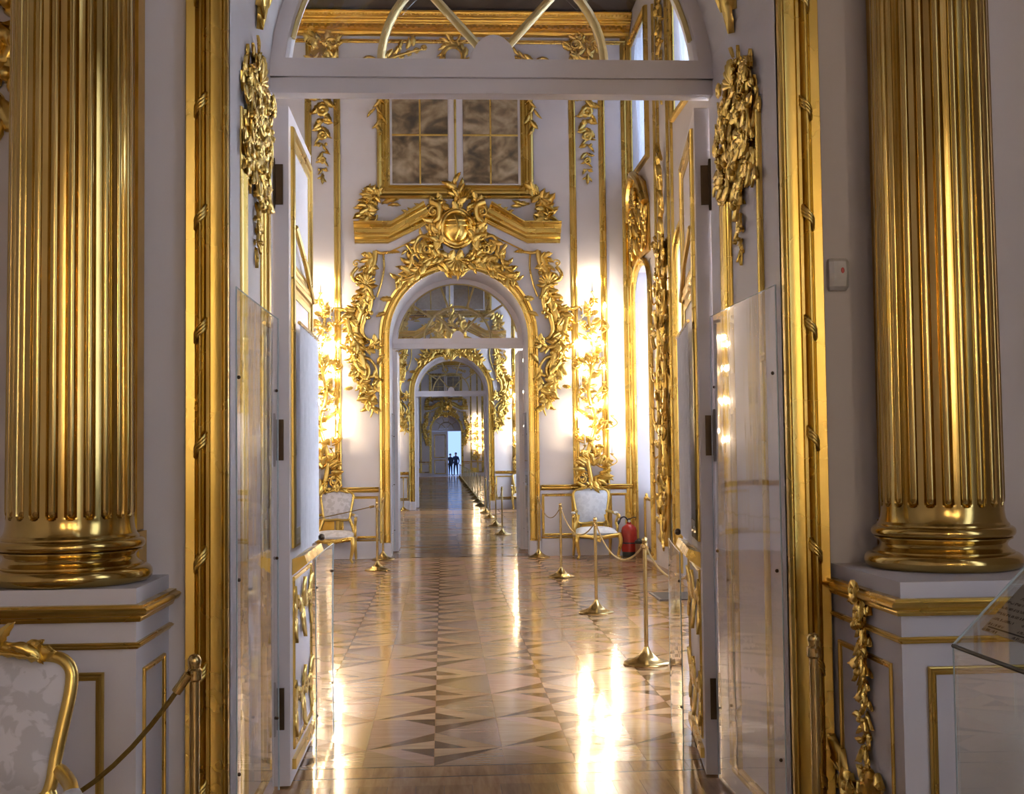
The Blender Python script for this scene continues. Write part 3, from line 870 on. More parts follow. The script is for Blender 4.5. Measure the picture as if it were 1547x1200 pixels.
# acrylic sheets: jamb linings and kick sheets on the leaves
def acrylic(x, y0, y1, z0, z1, label, cat='acrylic sheet', sag=0.0):
    t = thing('protective_sheet', label, cat, (x, (y0+y1)/2, z0), group='clear acrylic protective sheets')
    n, m_ = 10, 12; th = 0.004; vs = []
    def off(u_, v_): return sag*(math.sin(PI*u_*1.3+2.1*v_)+0.5*math.sin(5*v_+2*u_))
    for s_ in (0, 1):
        for i in range(n+1):
            for j in range(m_+1):
                u_, v_ = i/n, j/m_
                vs.append((off(u_, v_)+(th if s_ else 0), y0+(y1-y0)*u_-(y0+y1)/2, (z1-z0)*v_))
    W = m_+1; K = (n+1)*W
    fs = [(i*W+j, (i+1)*W+j, (i+1)*W+j+1, i*W+j+1) for i in range(n) for j in range(m_)]
    mb = MB().add(vs[:K], fs)
    obj('sheet', mb, 'plexi', t, True, None)
    e = MB()
    e.tube([(off(i/n, 1)+th/2, y0+(y1-y0)*i/n-(y0+y1)/2, z1-z0) for i in range(n+1)], 0.0028, 4)
    e.tube([(off(0, j/m_)+th/2, y0-(y0+y1)/2, (z1-z0)*j/m_) for j in range(m_+1)], 0.0028, 4)
    e.tube([(off(1, j/m_)+th/2, y1-(y0+y1)/2, (z1-z0)*j/m_) for j in range(m_+1)], 0.0028, 4)
    obj('edge', e, 'edge', t, True)
    bo = MB().ball((th/2, 0, 0), 0.008, 6, 4).mesh('fixing', 'dark_metal', True)
    for z in ((0.35, 1.1, z1-z0-0.35) if z1 > 1.5 else (0.3, z1-z0-0.15)):
        for yy in (y0+0.06, y1-0.06): link('fixing', bo, t, (0, yy-(y0+y1)/2, z))
    return t
acrylic(-1.063, 4.77, 5.90, 0.02, 2.265, 'tall clear acrylic sheet lining the left side of the near doorway', sag=0.0025).rotation_euler = (0, 0, R(-0.6))
acrylic(1.060, 4.77, 5.90, 0.02, 2.265, 'tall clear acrylic sheet lining the right side of the near doorway', sag=0.0025).rotation_euler = (0, 0, R(0.6))
acrylic(-0.90, 6.05, 7.04, 0.02, 1.10, 'low clear acrylic sheet guarding the left open door leaf', sag=0.003)
acrylic(0.975, 6.05, 7.04, 0.02, 1.10, 'low clear acrylic sheet guarding the right open door leaf', sag=0.003).rotation_euler = (0, 0, R(-7.5))
acrylic(-1.068, Y2F+0.1, Y2B-0.08, 0.02, 2.265, 'clear acrylic sheet on the left jamb of the first inner arch', sag=0.0025)
acrylic(1.066, Y2F+0.1, Y2B-0.08, 0.02, 2.265, 'clear acrylic sheet on the right jamb of the first inner arch', sag=0.0025)

# carved jamb panels of the near doorway
def jamb_decor(side):
    w_ = 'left' if side < 0 else 'right'
    t = thing('jamb_panel', 'gilded panel strips running up the %s reveal of the near doorway' % w_, 'moulding', (side*HW, 5.38, 0), R(90) if side < 0 else R(-90))
    sg = 1 if side < 0 else -1      # local +x = deeper into the doorway on the left
    for d0, wd in ((-0.33, 0.085), (0.20, 0.05), (0.33, 0.16)):
        strip(t, 'strip', sg*d0, 0.12, 3.05, wd, 0.022)
    rail(t, 'strip', -0.36, 0.40, 0.12, 0.06, 0.02)
    c = thing('carved_trophy', 'gilded carved trophy of drapery and leaves on the %s reveal' % w_, 'carving', (side*HW, 5.38, 2.4), R(90) if side < 0 else R(-90), group='carved trophies on the door reveals')
    r2 = random.Random(5)
    for k in range(210):
        v = 0.48+0.52*r2.random()
        lim = 0.36*(1-0.35*max(0, (v-0.86)/0.14)); v -= 0.10*(abs(u0) > 0.25) if (u0 := r2.random()*2-1) else 0
        u_ = u0*lim
        put('leaf', LEAF[k % 3], c, u_, v, (0.085+0.03*r2.random(), 0.06, 0.065+0.045*r2.random()), 360*r2.random(), 0.0+0.03*r2.random(), flip=r2.random() < .5)
    for k in range(8):
        put('flower', FLO, c, (r2.random()*2-1)*0.3, 0.6+0.3*r2.random(), 0.075, k*31, 0.04)
    for sx in (-1, 1):
        put('c_scroll', CSC, c, sx*0.30, 0.62, (0.12, 0.10, 0.18), 0, 0.03, flip=sx > 0)
        put('volute', VOL, c, sx*0.18, 0.80, 0.13, 40*sx, 0.02, flip=sx > 0)
    for k in range(14): put('berry', BER, c, (r2.random()*2-1)*0.32, 0.52+0.34*r2.random(), 0.028, 0, 0.03)
    put('shell', SHE, c, 0, 0.86, (0.13, 0.10, 0.12), 0, 0.02)
    drop(c, 0.02, 0.55, 0.10, 0.13, 9)
    # carved tassel on the curve of the arch above
    s_ = thing('carved_tassel', 'gilded carved tassel on the %s underside of the near arch' % w_, 'carving', (0, 5.42, SZ), group='carved tassels under the near arch')
    r3 = random.Random(9)
    for k in range(24):
        a = R(14+52*(k/23.0)); spread = 0.03+0.30*min(1, k/12.0)
        yy = (r3.random()*2-1)*spread
        rr = HW-0.012
        x = -rr*math.cos(a) if side < 0 else rr*math.cos(a); z = rr*math.sin(a)
        lo = link('leaf', LEAF[k % 3], s_, (x, yy, z))
        # leaf frame: -y (front) towards arch centre, z (tip) down along the curve
        nrm = Vector((-x, 0, -z)).normalized()
        tip = Vector((-math.sin(a)*(1 if side < 0 else -1), 0.25*(r3.random()-.5), -math.cos(a))).normalized()
        tip = (tip - nrm*tip.dot(nrm)).normalized()
        xa = (-nrm).cross(tip)
        lo.rotation_euler = Matrix((xa, -nrm, tip)).transposed().to_euler()
        lo.scale = (0.17, 0.14, 0.2)
    return t
jamb_decor(-1); jamb_decor(1)

# ------------------------------------------------------------------ near room: columns on pedestals
def column_parts(t):
    nf, per = 22, 12
    zs = [1.330, 1.345, 1.370, 1.386, 1.389, 1.392, 1.396, 1.401, 1.407, 1.414, 1.424, 1.44] + [1.6+0.35*k for k in range(15)] + [6.7]
    vs = []
    for z in zs:
        rb = 0.2215 - 0.0075*max(0, (z-1.4)/2.0)
        if z < 1.37: rb += 0.010*((1.37-z)/0.04)**2
        for k in range(nf):
            for j in range(per):
                a = 2*PI*(k+j/per)/nf
                t_ = (j/per-0.5)*2            # -1..1 across one flute pitch
                hwid = 0.60
                if z < 1.389: dep = 0
                else:
                    q = min(1, (z-1.386)/0.022)
                    hw_ = hwid*math.sqrt(max(0, 1-(1-q)**2))
                    x = t_/hw_ if hw_ > 0.02 else 9
                    dep = 0.019*math.sqrt(1-x*x)*(hw_/hwid) if abs(x) < 1 else 0
                r = rb-dep
                vs.append((r*math.cos(a), r*math.sin(a), z))
    n = nf*per
    fs = [(i*n+k, i*n+(k+1) % n, (i+1)*n+(k+1) % n, (i+1)*n+k) for i in range(len(zs)-1) for k in range(n)]
    obj('shaft', MB().add(vs, fs), 'gold_col', t, True, 32)
    # rods that fill the flutes
    prof = [(0.001, 1.394), (0.010, 1.397), (0.0145, 1.404), (0.016, 1.42), (0.0145, 5.2), (0.010, 5.215), (0.001, 5.22)]
    rod = MB().lathe(prof, 10, cap=False).mesh('flute_rod', 'gold_col', True, 60)
    for k in range(nf):
        a = 2*PI*(k+0.5)/nf
        o = link('flute_rod', rod, t, (0.2135*math.cos(a), 0.2135*math.sin(a), 0))
        o.rotation_euler = (0, 0, 0)
        # lean with the taper of the shaft
        o.rotation_euler = Vector((-0.00375*math.cos(a), -0.00375*math.sin(a), 1)).to_track_quat('Z', 'Y').to_euler()
        o.location = (0.2150*math.cos(a), 0.2150*math.sin(a), 0)
    base = []
    def tor(r, z, b, n_=8, s0=-90, s1=90):
        for i in range(n_+1):
            f_ = R(s0+(s1-s0)*i/n_); base.append((r+b*math.cos(f_), z+b*math.sin(f_)))
    base.append((0.10, 1.1555))
    tor(0.258, 1.1855, 0.030)
    base.extend([(0.255, 1.2160), (0.255, 1.2215)])
    for i in range(9):
        f_ = PI*i/8; base.append((0.250-0.018*math.sin(f_)-0.006*i/8, 1.222+0.045*i/8))
    base.extend([(0.250, 1.268), (0.250, 1.273)])
    tor(0.241, 1.294, 0.020)
    base.extend([(0.240, 1.3155), (0.240, 1.321), (0.2315, 1.330), (0.10, 1.3305)])
    obj('base', MB().lathe(base, 64), 'gold_col', t, True, 25)
def column(side):
    w_ = 'left' if side < 0 else 'right'
    t = thing('column', 'gilded fluted column on a white pedestal, %s of the doorway' % w_, 'column', (side*1.62, 4.52, 0), group='gilded fluted columns')
    column_parts(t)
    return t
colL = column(-1)
colR = dup(colL, 'gilded fluted column on a white pedestal, right of the doorway, beside the motion sensor', (1.62, 4.52, 0))
colL['label'] = 'gilded fluted column on a white pedestal, left of the doorway, above the armchair'
def backing(x0, x1, label):
    t = thing('pilaster', label, 'pilaster', (0, Y1F, 1.16), group='flat gilded pilasters behind the columns')
    obj('shaft', MB().box(x0, x1, -0.10, 0, 0.17, 5.5), 'gold_flat', t)
    obj('base', MB().box(x0-0.008, x1+0.012, -0.115, 0, 0.0, 0.165), 'gold_flat', t)
backing(-1.88, -1.415, 'flat gilded pilaster behind the left column')
backing(1.46, 1.915, 'flat gilded pilaster behind the right column')

def pedestal(x0, x1, y0, y1, label, side):
    t = thing('pedestal', label, 'pedestal', ((x0+x1)/2, (y0+y1)/2, 0))
    cx, cy = (x0+x1)/2, (y0+y1)/2
    a, b, c, d = x0-cx, x1-cx, y0-cy, y1-cy-0.004
    obj('body', MB().box(a, b, c, d, 0, 1.155), 'wall', t)
    def band(name, z, hgt, dp):
        pr = [(0, -hgt/2), (dp*0.35, -hgt/2), (dp*0.45, -hgt*0.3), (dp*0.4, -hgt*0.2), (dp*0.75, -hgt*0.12), (dp*0.95, hgt*0.05), (dp, hgt*0.2), (dp*0.85, hgt*0.32), (dp*0.6, hgt*0.36), (dp*0.6, hgt*0.5), (0, hgt/2)]
        P = []
        U = Vector((0, 0, 1))
        for x, y, n in ((a, d, (-1, 0, 0)), (a, c, (-1, -1, 0)), (b, c, (1, -1, 0)), (b, d, (1, 0, 0))):
            P.append(((x, y, z), Vector(n), U))
        obj(name, MB().sweep(P, pr), 'gold_mould', t, True, 28)
    band('cornice', 1.073, 0.058, 0.048)
    band('lower_moulding', 0.962, 0.022, 0.020)
    # front panel frame and inner side frame
    q = MB().sweep([((p[0][0], c, p[0][2]), p[1], p[2]) for p in frame_path(a+0.10, 0.12, b-0.12, 0.86)], mould(0.028, 0.014), closed=True)
    obj('panel_frame', q, 'gold_mould', t, True, 30)
    sx = b if side < 0 else a; nx = 1 if side < 0 else -1
    D = Vector((nx, 0, 0))
    P = [((sx, c+0.10, 0.12), Vector((0, -1, -1)), D), ((sx, d-0.10, 0.12), Vector((0, 1, -1)), D), ((sx, d-0.10, 0.86), Vector((0, 1, 1)), D), ((sx, c+0.10, 0.86), Vector((0, -1, 1)), D)]
    obj('panel_frame', MB().sweep(P, mould(0.022, 0.012), closed=True), 'gold', t, True, 30)
    return t
pedestal(-1.95, -1.318, 4.25, Y1F, 'white pedestal with gold mouldings under the left column', -1)
pedestal(1.262, 1.99, 4.02, Y1F, 'white pedestal with gold mouldings under the right column', 1)
# garland on the inner side of the right pedestal
g = thing('carved_garland', 'gilded garland of leaves hanging on the inner side of the right pedestal', 'carving', (1.262, 4.36, 0.30), R(-90))
drop(g, 0.0, 0.74, 0.16, 0.10, 11)
put('flower', FLO, g, 0, 0.79, 0.085, 0, 0.035); put('flower', FLO, g, 0.0, 0.70, 0.10, 20, 0.015)
foliage(g, [(0, 0.76), (0.0, 0.5), (0.0, 0.2)], 30, 0.075, 0.005, 0.03, 20, 90)
for k in range(5): lf(g, -0.02+0.01*k, 0.02+0.03*(k % 2), 60-30*k, 0.12)
g2 = thing('carved_spray', 'small gilded leaf spray low on the inner side of the right pedestal', 'carving', (1.262, 4.52, 0.30), R(-90))
for k in range(9): lf(g2, (k-4)*0.05, 0.08*math.sin(k), 70-18*k, 0.16)
put('flower', FLO, g2, 0, 0.05, 0.13, 0, 0.02)
# pendant of carved leaves at the upper left
g3 = thing('carved_garland', 'dark gilded hanging garland on the wall left of the left column', 'carving', (-1.945, Y1F, 2.85))
drop(g3, -0.02, 1.2, 0.06, 0.17, 13, taper=False)
for v in (0.18, 0.36, 0.55, 0.75, 0.95):
    for u_ in (-0.07, 0.06): put('berry', BER, g3, u_, v, 0.075, 0, 0.03)
# motion sensor
t = thing('motion_sensor', 'small white motion sensor on the dark wall by the right column', 'sensor', (1.312, Y1F, 2.30))
b = MB()
for z, wd, dp in ((-0.062, 0.034, 0.03), (-0.05, 0.04, 0.046), (0.0, 0.041, 0.056), (0.05, 0.04, 0.048), (0.064, 0.035, 0.032)):
    b.v += [(-wd, 0, z), (-wd, -dp*0.7, z), (-wd*0.6, -dp, z), (wd*0.6, -dp, z), (wd, -dp*0.7, z), (wd, 0, z)]
for i in range(4):
    for k in range(6): b.f.append((i*6+k, i*6+(k+1) % 6, (i+1)*6+(k+1) % 6, (i+1)*6+k)); b.m.append(0)
b.f += [(5, 4, 3, 2, 1, 0), tuple(range(24, 30))]; b.m += [0, 0]
obj('housing', b, 'white_plastic', t)
obj('lens', MB().ball((0.008, -0.056, 0.012), (0.007, 0.004, 0.012)), 'led', t, True)

# ------------------------------------------------------------------ end wall of the bright hall (repeated on the walls beyond)
ENDWALL = []     # (object, label template, copies wanted)
PLACE = ['of the bright hall', 'of the second hall', 'of the far gallery']
def wt(name, templ, cat, loc, copies=1, group=None, kind=None):
    t = thing(name, templ.format(PLACE[0]), cat, (loc[0], Y2F+loc[1], loc[2]), 0, group, kind)
    ENDWALL.append((t, templ, copies))
    return t
# flat mouldings
t = wt('trim_2', 'gilded strips, dado rail and panel mouldings on the end wall {}', 'moulding', (0, 0, 0), 2, kind='structure')
for u in (-2.345, -1.893, 1.838, 2.312):
    strip(t, 'strip', u, 1.12, 7.62, 0.105, 0.035)
for u in (-2.345, -1.893, 1.838, 2.312):
    strip(t, 'strip', u, 0.30, 1.02, 0.105, 0.03)
strip(t, 'corner_strip', 2.70, 0.28, 8.3, 0.15, 0.05)
for k in range(3): strip(t, 'strip', -3.1-1.2*k, 1.12, 8.0, 0.10, 0.03)
rail(t, 'dado_rail', -6.4, -1.27, 1.07, 0.085, 0.05); rail(t, 'dado_rail', 1.27, 2.75, 1.07, 0.085, 0.05)
for u0, u1 in ((-1.84, -1.30), (1.30, 1.77), (2.37, 2.62), (-3.0, -2.42)):
    frame(t, 'panel_frame', u0, 0.33, u1, 0.95, 0.04, 0.018)
for u0, u1 in ((-2.28, -1.96), (1.90, 2.25)):
    obj('panel', MB().box(u0, u1, -0.02, 0, 0.30, 0.62), 'gold_flat', t)
for u0, u1 in ((-6.4, -1.27), (1.27, 2.75)):
    obj('skirting', MB().box(u0, u1, -0.035, 0, 0, 0.26), 'trimwhite', t)
    rail(t, 'skirting_bead', u0, u1, 0.285, 0.03, 0.03)
# plinth blocks of the surround
for sx in (-1, 1):
    obj('plinth', MB().box(sx*1.172-0.09, sx*1.172+0.09, -0.055, 0, 0, 0.24), 'trimwhite', t)
# cornice with dentils
t = wt('trim_3', 'heavy gilded cornice with dentils at the top of the end wall {}', 'cornice', (0, 0, 0), 2, kind='structure')
CP = [(0, 0), (0.035, 0), (0.035, 0.02), (0.05, 0.03), (0.06, 0.06), (0.08, 0.065), (0.08, 0.09), (0.09, 0.095), (0.12, 0.10), (0.12, 0.145), (0.17, 0.15), (0.175, 0.165), (0.20, 0.17), (0.21, 0.20), (0.26, 0.205), (0.265, 0.22), (0.29, 0.23), (0.32, 0.26), (0.33, 0.285), (0.36, 0.29), (0.36, 0.30), (0, 0.30)]
d_ = Vector((0, 0, 1))
q = MB().sweep([((-6.5, 0, 8.26), Vector((0, -1, 0)), d_), ((2.78, 0, 8.26), Vector((0, -1, 0)), d_)], CP)
obj('cornice', q, 'gold_flat', t, True, 20)
dn = MB()
for k in range(100): dn.box(-6.45+0.092*k, -6.45+0.092*k+0.055, -0.17, -0.115, 8.362, 8.402)
o = obj('dentil_course', dn, 'gold_flat', t); o['kind'] = 'stuff'
dn = MB()
for k in range(160): dn.ball((-6.45+0.0576*k, -0.305, 8.515), (0.02, 0.022, 0.024), 6, 4)
o = obj('bead_course', dn, 'gold_flat', t, True); o['kind'] = 'stuff'
rail(t, 'frieze_moulding', -6.4, 2.75, 8.18, 0.06, 0.04)
obj('ceiling_border', MB().box(-6.5, 2.78, -2.6, -0.0, 8.60, 8.84), 'ceil_dark', t)
# upper window with mirror panes
t = wt('window_2', 'tall upper window with dark mirrored panes in a gilded frame, end wall {}', 'window', (0, 0, 0), 2, kind='structure')
UC = -0.027
obj('white_frame', MB().plate([(UC-1.10, 5.80), (UC+1.10, 5.80), (UC+1.10, 7.50), (UC-1.10, 7.50)], -0.02, 0), 'trimwhite', t)
fr = frame(t, 'gilded_frame', UC-1.145, 5.745, UC+1.145, 7.56, 0.19, 0.08)
frame(t, 'gilded_bead', UC-1.02-0.03, 5.855, UC+1.02+0.03, 7.45, 0.03, 0.035, w_=0.018)
for c0, c1 in ((UC-0.998, UC-0.118), (UC+0.122, UC+0.996)):
    cm = (c0+c1)/2
    for a0, a1 in ((c0, cm-0.012), (cm+0.012, c1)):
        for z0, z1 in ((5.89, 6.655), (6.68, 7.41)):
            obj('pane', MB().box(a0, a1, -0.028, -0.021, z0, z1), 'mirror', t)
    obj('muntin', MB().box(cm-0.013, cm+0.013, -0.045, -0.02, 5.88, 7.42), 'gold', t)
    obj('muntin', MB().box(c0, c1, -0.042, -0.02, 6.655, 6.68), 'gold', t)
obj('mullion', MB().box(UC-0.105, UC+0.105, -0.05, -0.018, 5.83, 7.47), 'trimwhite', t)
obj('mullion_bead', MB().tube([(UC, -0.055, 5.83), (UC, -0.055, 7.47)], 0.02, 6), 'gold', t, True)
# carved clusters at the lower corners and upper sides of the window
for sx in (-1, 1):
    t = wt('corner_carving', 'gilded leafy carving at the lower %s corner of the upper window {}' % ('left' if sx < 0 else 'right'), 'carving', (UC+sx*1.30, -0.01, 5.25), 2, 'window corner carvings')
    if sx > 0: t.scale = (-1, 1, 1)
    for k in range(16):
        lf(t, -0.12+0.18*rnd.random(), 0.05+0.42*k/15, 150-15*k+rnd.random()*30, 0.22+0.06*rnd.random(), 0.8, None, 0.02)
    foliage(t, [(0.02, 0.5), (-0.08, 0.3), (-0.06, 0.05)], 20, 0.16, 0.03, 0.09, 20, 100)
    put('volute', VOL, t, -0.02, 0.30, 0.26, 30, 0.02); put('volute', VOL, t, -0.05, 0.10, 0.22, 200, 0.02, flip=True)
    stem(t, [(-0.02, 0.42), (-0.14, 0.25), (-0.15, 0.08), (-0.05, 0.0)], 0.03, 0.015, 0.03)
    lf(t, 0.14, 0.33, -80, 0.28, 0.6); lf(t, 0.24, 0.30, -95, 0.2, 0.6)
    t = wt('side_carving', 'gilded leaf drop on the %s side of the upper window {}' % ('left' if sx < 0 else 'right'), 'carving', (UC+sx*1.22, -0.05, 6.75), 1, 'window side carvings')
    for k in range(9): lf(t, sx*0.05*math.sin(k*1.7), 0.75-0.085*k, 180+sx*(40 if k % 2 else -30), 0.2, 0.7, None, 0.02)
# broken pediment
PP = [(0, 0), (0.0, 0.05), (0.02, 0.06), (0.035, 0.06), (0.04, 0.075), (0.055, 0.075), (0.06, 0.09), (0.085, 0.12), (0.09, 0.13), (0.12, 0.13), (0.125, 0.15), (0.135, 0.155), (0.14, 0.22), (0.195, 0.22), (0.2, 0.235), (0.215, 0.24), (0.225, 0.26), (0.25, 0.31), (0.275, 0.325), (0.28, 0.34), (0.30, 0.34), (0.30, 0)]
for sx in (-1, 1):
    w_ = 'left' if sx < 0 else 'right'
    t = wt('pediment', '%s half of the broken gilded pediment over the arch {}' % w_, 'pediment', (0, 0, 4.94), 2, 'pediment halves')
    D = Vector((0, -1, 0))
    ca, sa = math.cos(R(26)), math.sin(R(26))
    mit = Vector((-math.tan(R(13))*sx*-1, 0, 1))
    pts = [((sx*1.62, 0, 0), Vector((0, 0, 1))), ((sx*1.10, 0, 0), Vector((sx*-1*math.tan(R(13))*-1*-1, 0, 1))), ((sx*0.40, 0, 0.70*math.tan(R(26))), Vector((sx*sa, 0, ca)))]
    path = [(p, o_, D) for p, o_ in pts]
    obj('moulding', MB().sweep(path, PP), 'gold_mould', t, True, 18)
    obj('lower_line', MB().tube([(sx*1.32, -0.015, -0.15), (sx*1.06, -0.015, -0.13), (sx*0.40, -0.015, 0.20)], 0.012, 6), 'gold', t)
    put('volute', VOL, t, sx*0.38, 0.46, (0.24, 0.3, 0.24), 0, 0.20, flip=sx > 0)
    stem(t, [(sx*0.42, 0.62), (sx*0.30, 0.56), (sx*0.30, 0.38), (sx*0.38, 0.30)], 0.05, 0.03, 0.24)
    for k in range(3): lf(t, sx*(0.55+0.10*k), 0.50-0.05*k, sx*(-60), 0.16, 0.7, None, 0.25)
# cartouche over the crown of the arch
t = wt('overdoor_cartouche', 'gilded carved cartouche with plume crowning the arch {}', 'carving', (-0.02, -0.02, 4.55), 2)
q = MB()
n_, m__ = 20, 12
q.ball((0.0, -0.10, 0.62), (0.21, 0.15, 0.25), 20, 14)
obj('boss', q, 'gold', t, True, 60)
for k, (rx, rz, w_) in enumerate(((0.225, 0.262, 0.11), (0.275, 0.305, 0.07))):
    obj('rim', MB().tube([(rx*math.cos(2*PI*i/36), -w_-0.02*math.sin(5*2*PI*i/36), 0.62+rz*math.sin(2*PI*i/36)) for i in range(37)], 0.035, 7), 'gold', t, True, 60)
for k, z in enumerate((0.66, 0.74)):
    hw_ = 0.20*math.sqrt(max(0.05, 1-((z-0.62)/0.25)**2))
    obj('visor_band', MB().tube([(hw_*math.sin(a), -0.10-0.165*math.cos(a)*(hw_/0.2), z-0.02*math.cos(a)) for a in [R(-80+16*i) for i in range(11)]], 0.018, 6), 'gold', t, True, 60)
for k in range(9):      # plume
    a = -40+10*k
    lf(t, 0.02+0.01*k, 0.86+0.02*k, -a*0.5-10, 0.34-0.02*abs(k-4), 0.55, 2, 0.05+0.02*(k % 3))
stem(t, [(0.0, 0.85), (0.06, 1.05), (0.02, 1.2), (-0.06, 1.32), (-0.02, 1.38)], 0.05, 0.02, 0.05, name='plume_stem')
for sx in (-1, 1):
    put('c_scroll', CSC, t, sx*0.42, 0.66, (0.42, 0.42, 0.55), 0, 0.02, flip=sx > 0)
    put('c_scroll', CSC, t, sx*0.30, 0.30, (0.34, 0.4, 0.36), sx*40, 0.03, flip=sx < 0)
    put('volute', VOL, t, sx*0.36, 0.90, 0.26, 0, 0.05, flip=sx < 0)
    put('volute', VOL, t, sx*0.52, 0.28, 0.24, 60*sx, 0.03, flip=sx < 0)
    stem(t, [(sx*0.30, 0.20), (sx*0.50, 0.10), (sx*0.62, -0.08), (sx*0.86, -0.20), (sx*0.98, -0.12)], 0.04, 0.014, 0.04)
    stem(t, [(sx*0.34, 0.42), (sx*0.56, 0.50), (sx*0.66, 0.32), (sx*0.58, 0.12), (sx*0.40, 0.12)], 0.032, 0.02, 0.04)
    stem(t, [(sx*0.78, 0.36), (sx*0.70, 0.22), (sx*0.74, 0.02), (sx*0.90, -0.10)], 0.032, 0.015, 0.04)
    for k in range(9): lf(t, sx*(0.18+0.085*k), 0.18-0.045*k+0.03*math.sin(2*k), sx*(-70-8*k), 0.22-0.008*k, 0.8, None, 0.03)
    for k in range(7): lf(t, sx*(0.30+0.02*math.sin(3*k)), 0.34+0.09*k, sx*(-85+16*k), 0.26, 0.8, None, 0.01)
    for k in range(3): lf(t, sx*(0.70+0.04*k), 0.10-0.06*k, sx*(-20-30*k), 0.2, 0.7)
for k in range(11): lf(t, -0.30+0.06*k, 0.02+0.04*math.sin(k*2.2), 180+(5-k)*12, 0.20, 0.8, None, 0.06)
put('shell', SHE, t, 0.0, 0.14, (0.24, 0.2, 0.22), 180, 0.08)
obj('face_ridge', MB().tube(spline([(-0.02, -0.20, 0.42), (0.03, -0.27, 0.55), (0.02, -0.27, 0.66), (-0.03, -0.22, 0.80)], 5), [0.02]*16, 6), 'gold', t, True, 60)
for sx in (-1, 1):
    foliage(t, mirror_path([(0.26, 0.36), (0.30, 0.62), (0.36, 0.92), (0.28, 1.0)], sx), 16, 0.20, 0.04, 0.14)
    foliage(t, mirror_path([(0.10, 0.16), (0.40, 0.12), (0.62, -0.06), (0.92, -0.20)], sx), 24, 0.17, 0.03, 0.10, 15, 70)
    foliage(t, mirror_path([(0.30, 0.40), (0.52, 0.46), (0.62, 0.30), (0.52, 0.12)], sx), 14, 0.15, 0.03, 0.09)
    foliage(t, mirror_path([(0.76, 0.30), (0.70, 0.10), (0.84, -0.06)], sx), 8, 0.14, 0.03, 0.07)
    stem(t, mirror_path([(0.20, 0.22), (0.42, 0.18), (0.60, 0.0), (0.80, -0.14)], sx), 0.07, 0.03, 0.0, name='ground')
    stem(t, mirror_path([(0.30, 0.30), (0.33, 0.60), (0.36, 0.90)], sx), 0.09, 0.05, 0.0, name='ground')
foliage(t, [(-0.32, 0.06), (0, 0.10), (0.32, 0.06)], 16, 0.18, 0.06, 0.12, 30, 110)
foliage(t, [(0.0, 0.86), (0.05, 1.1), (-0.04, 1.34)], 12, 0.2, 0.05, 0.12, 10, 60)
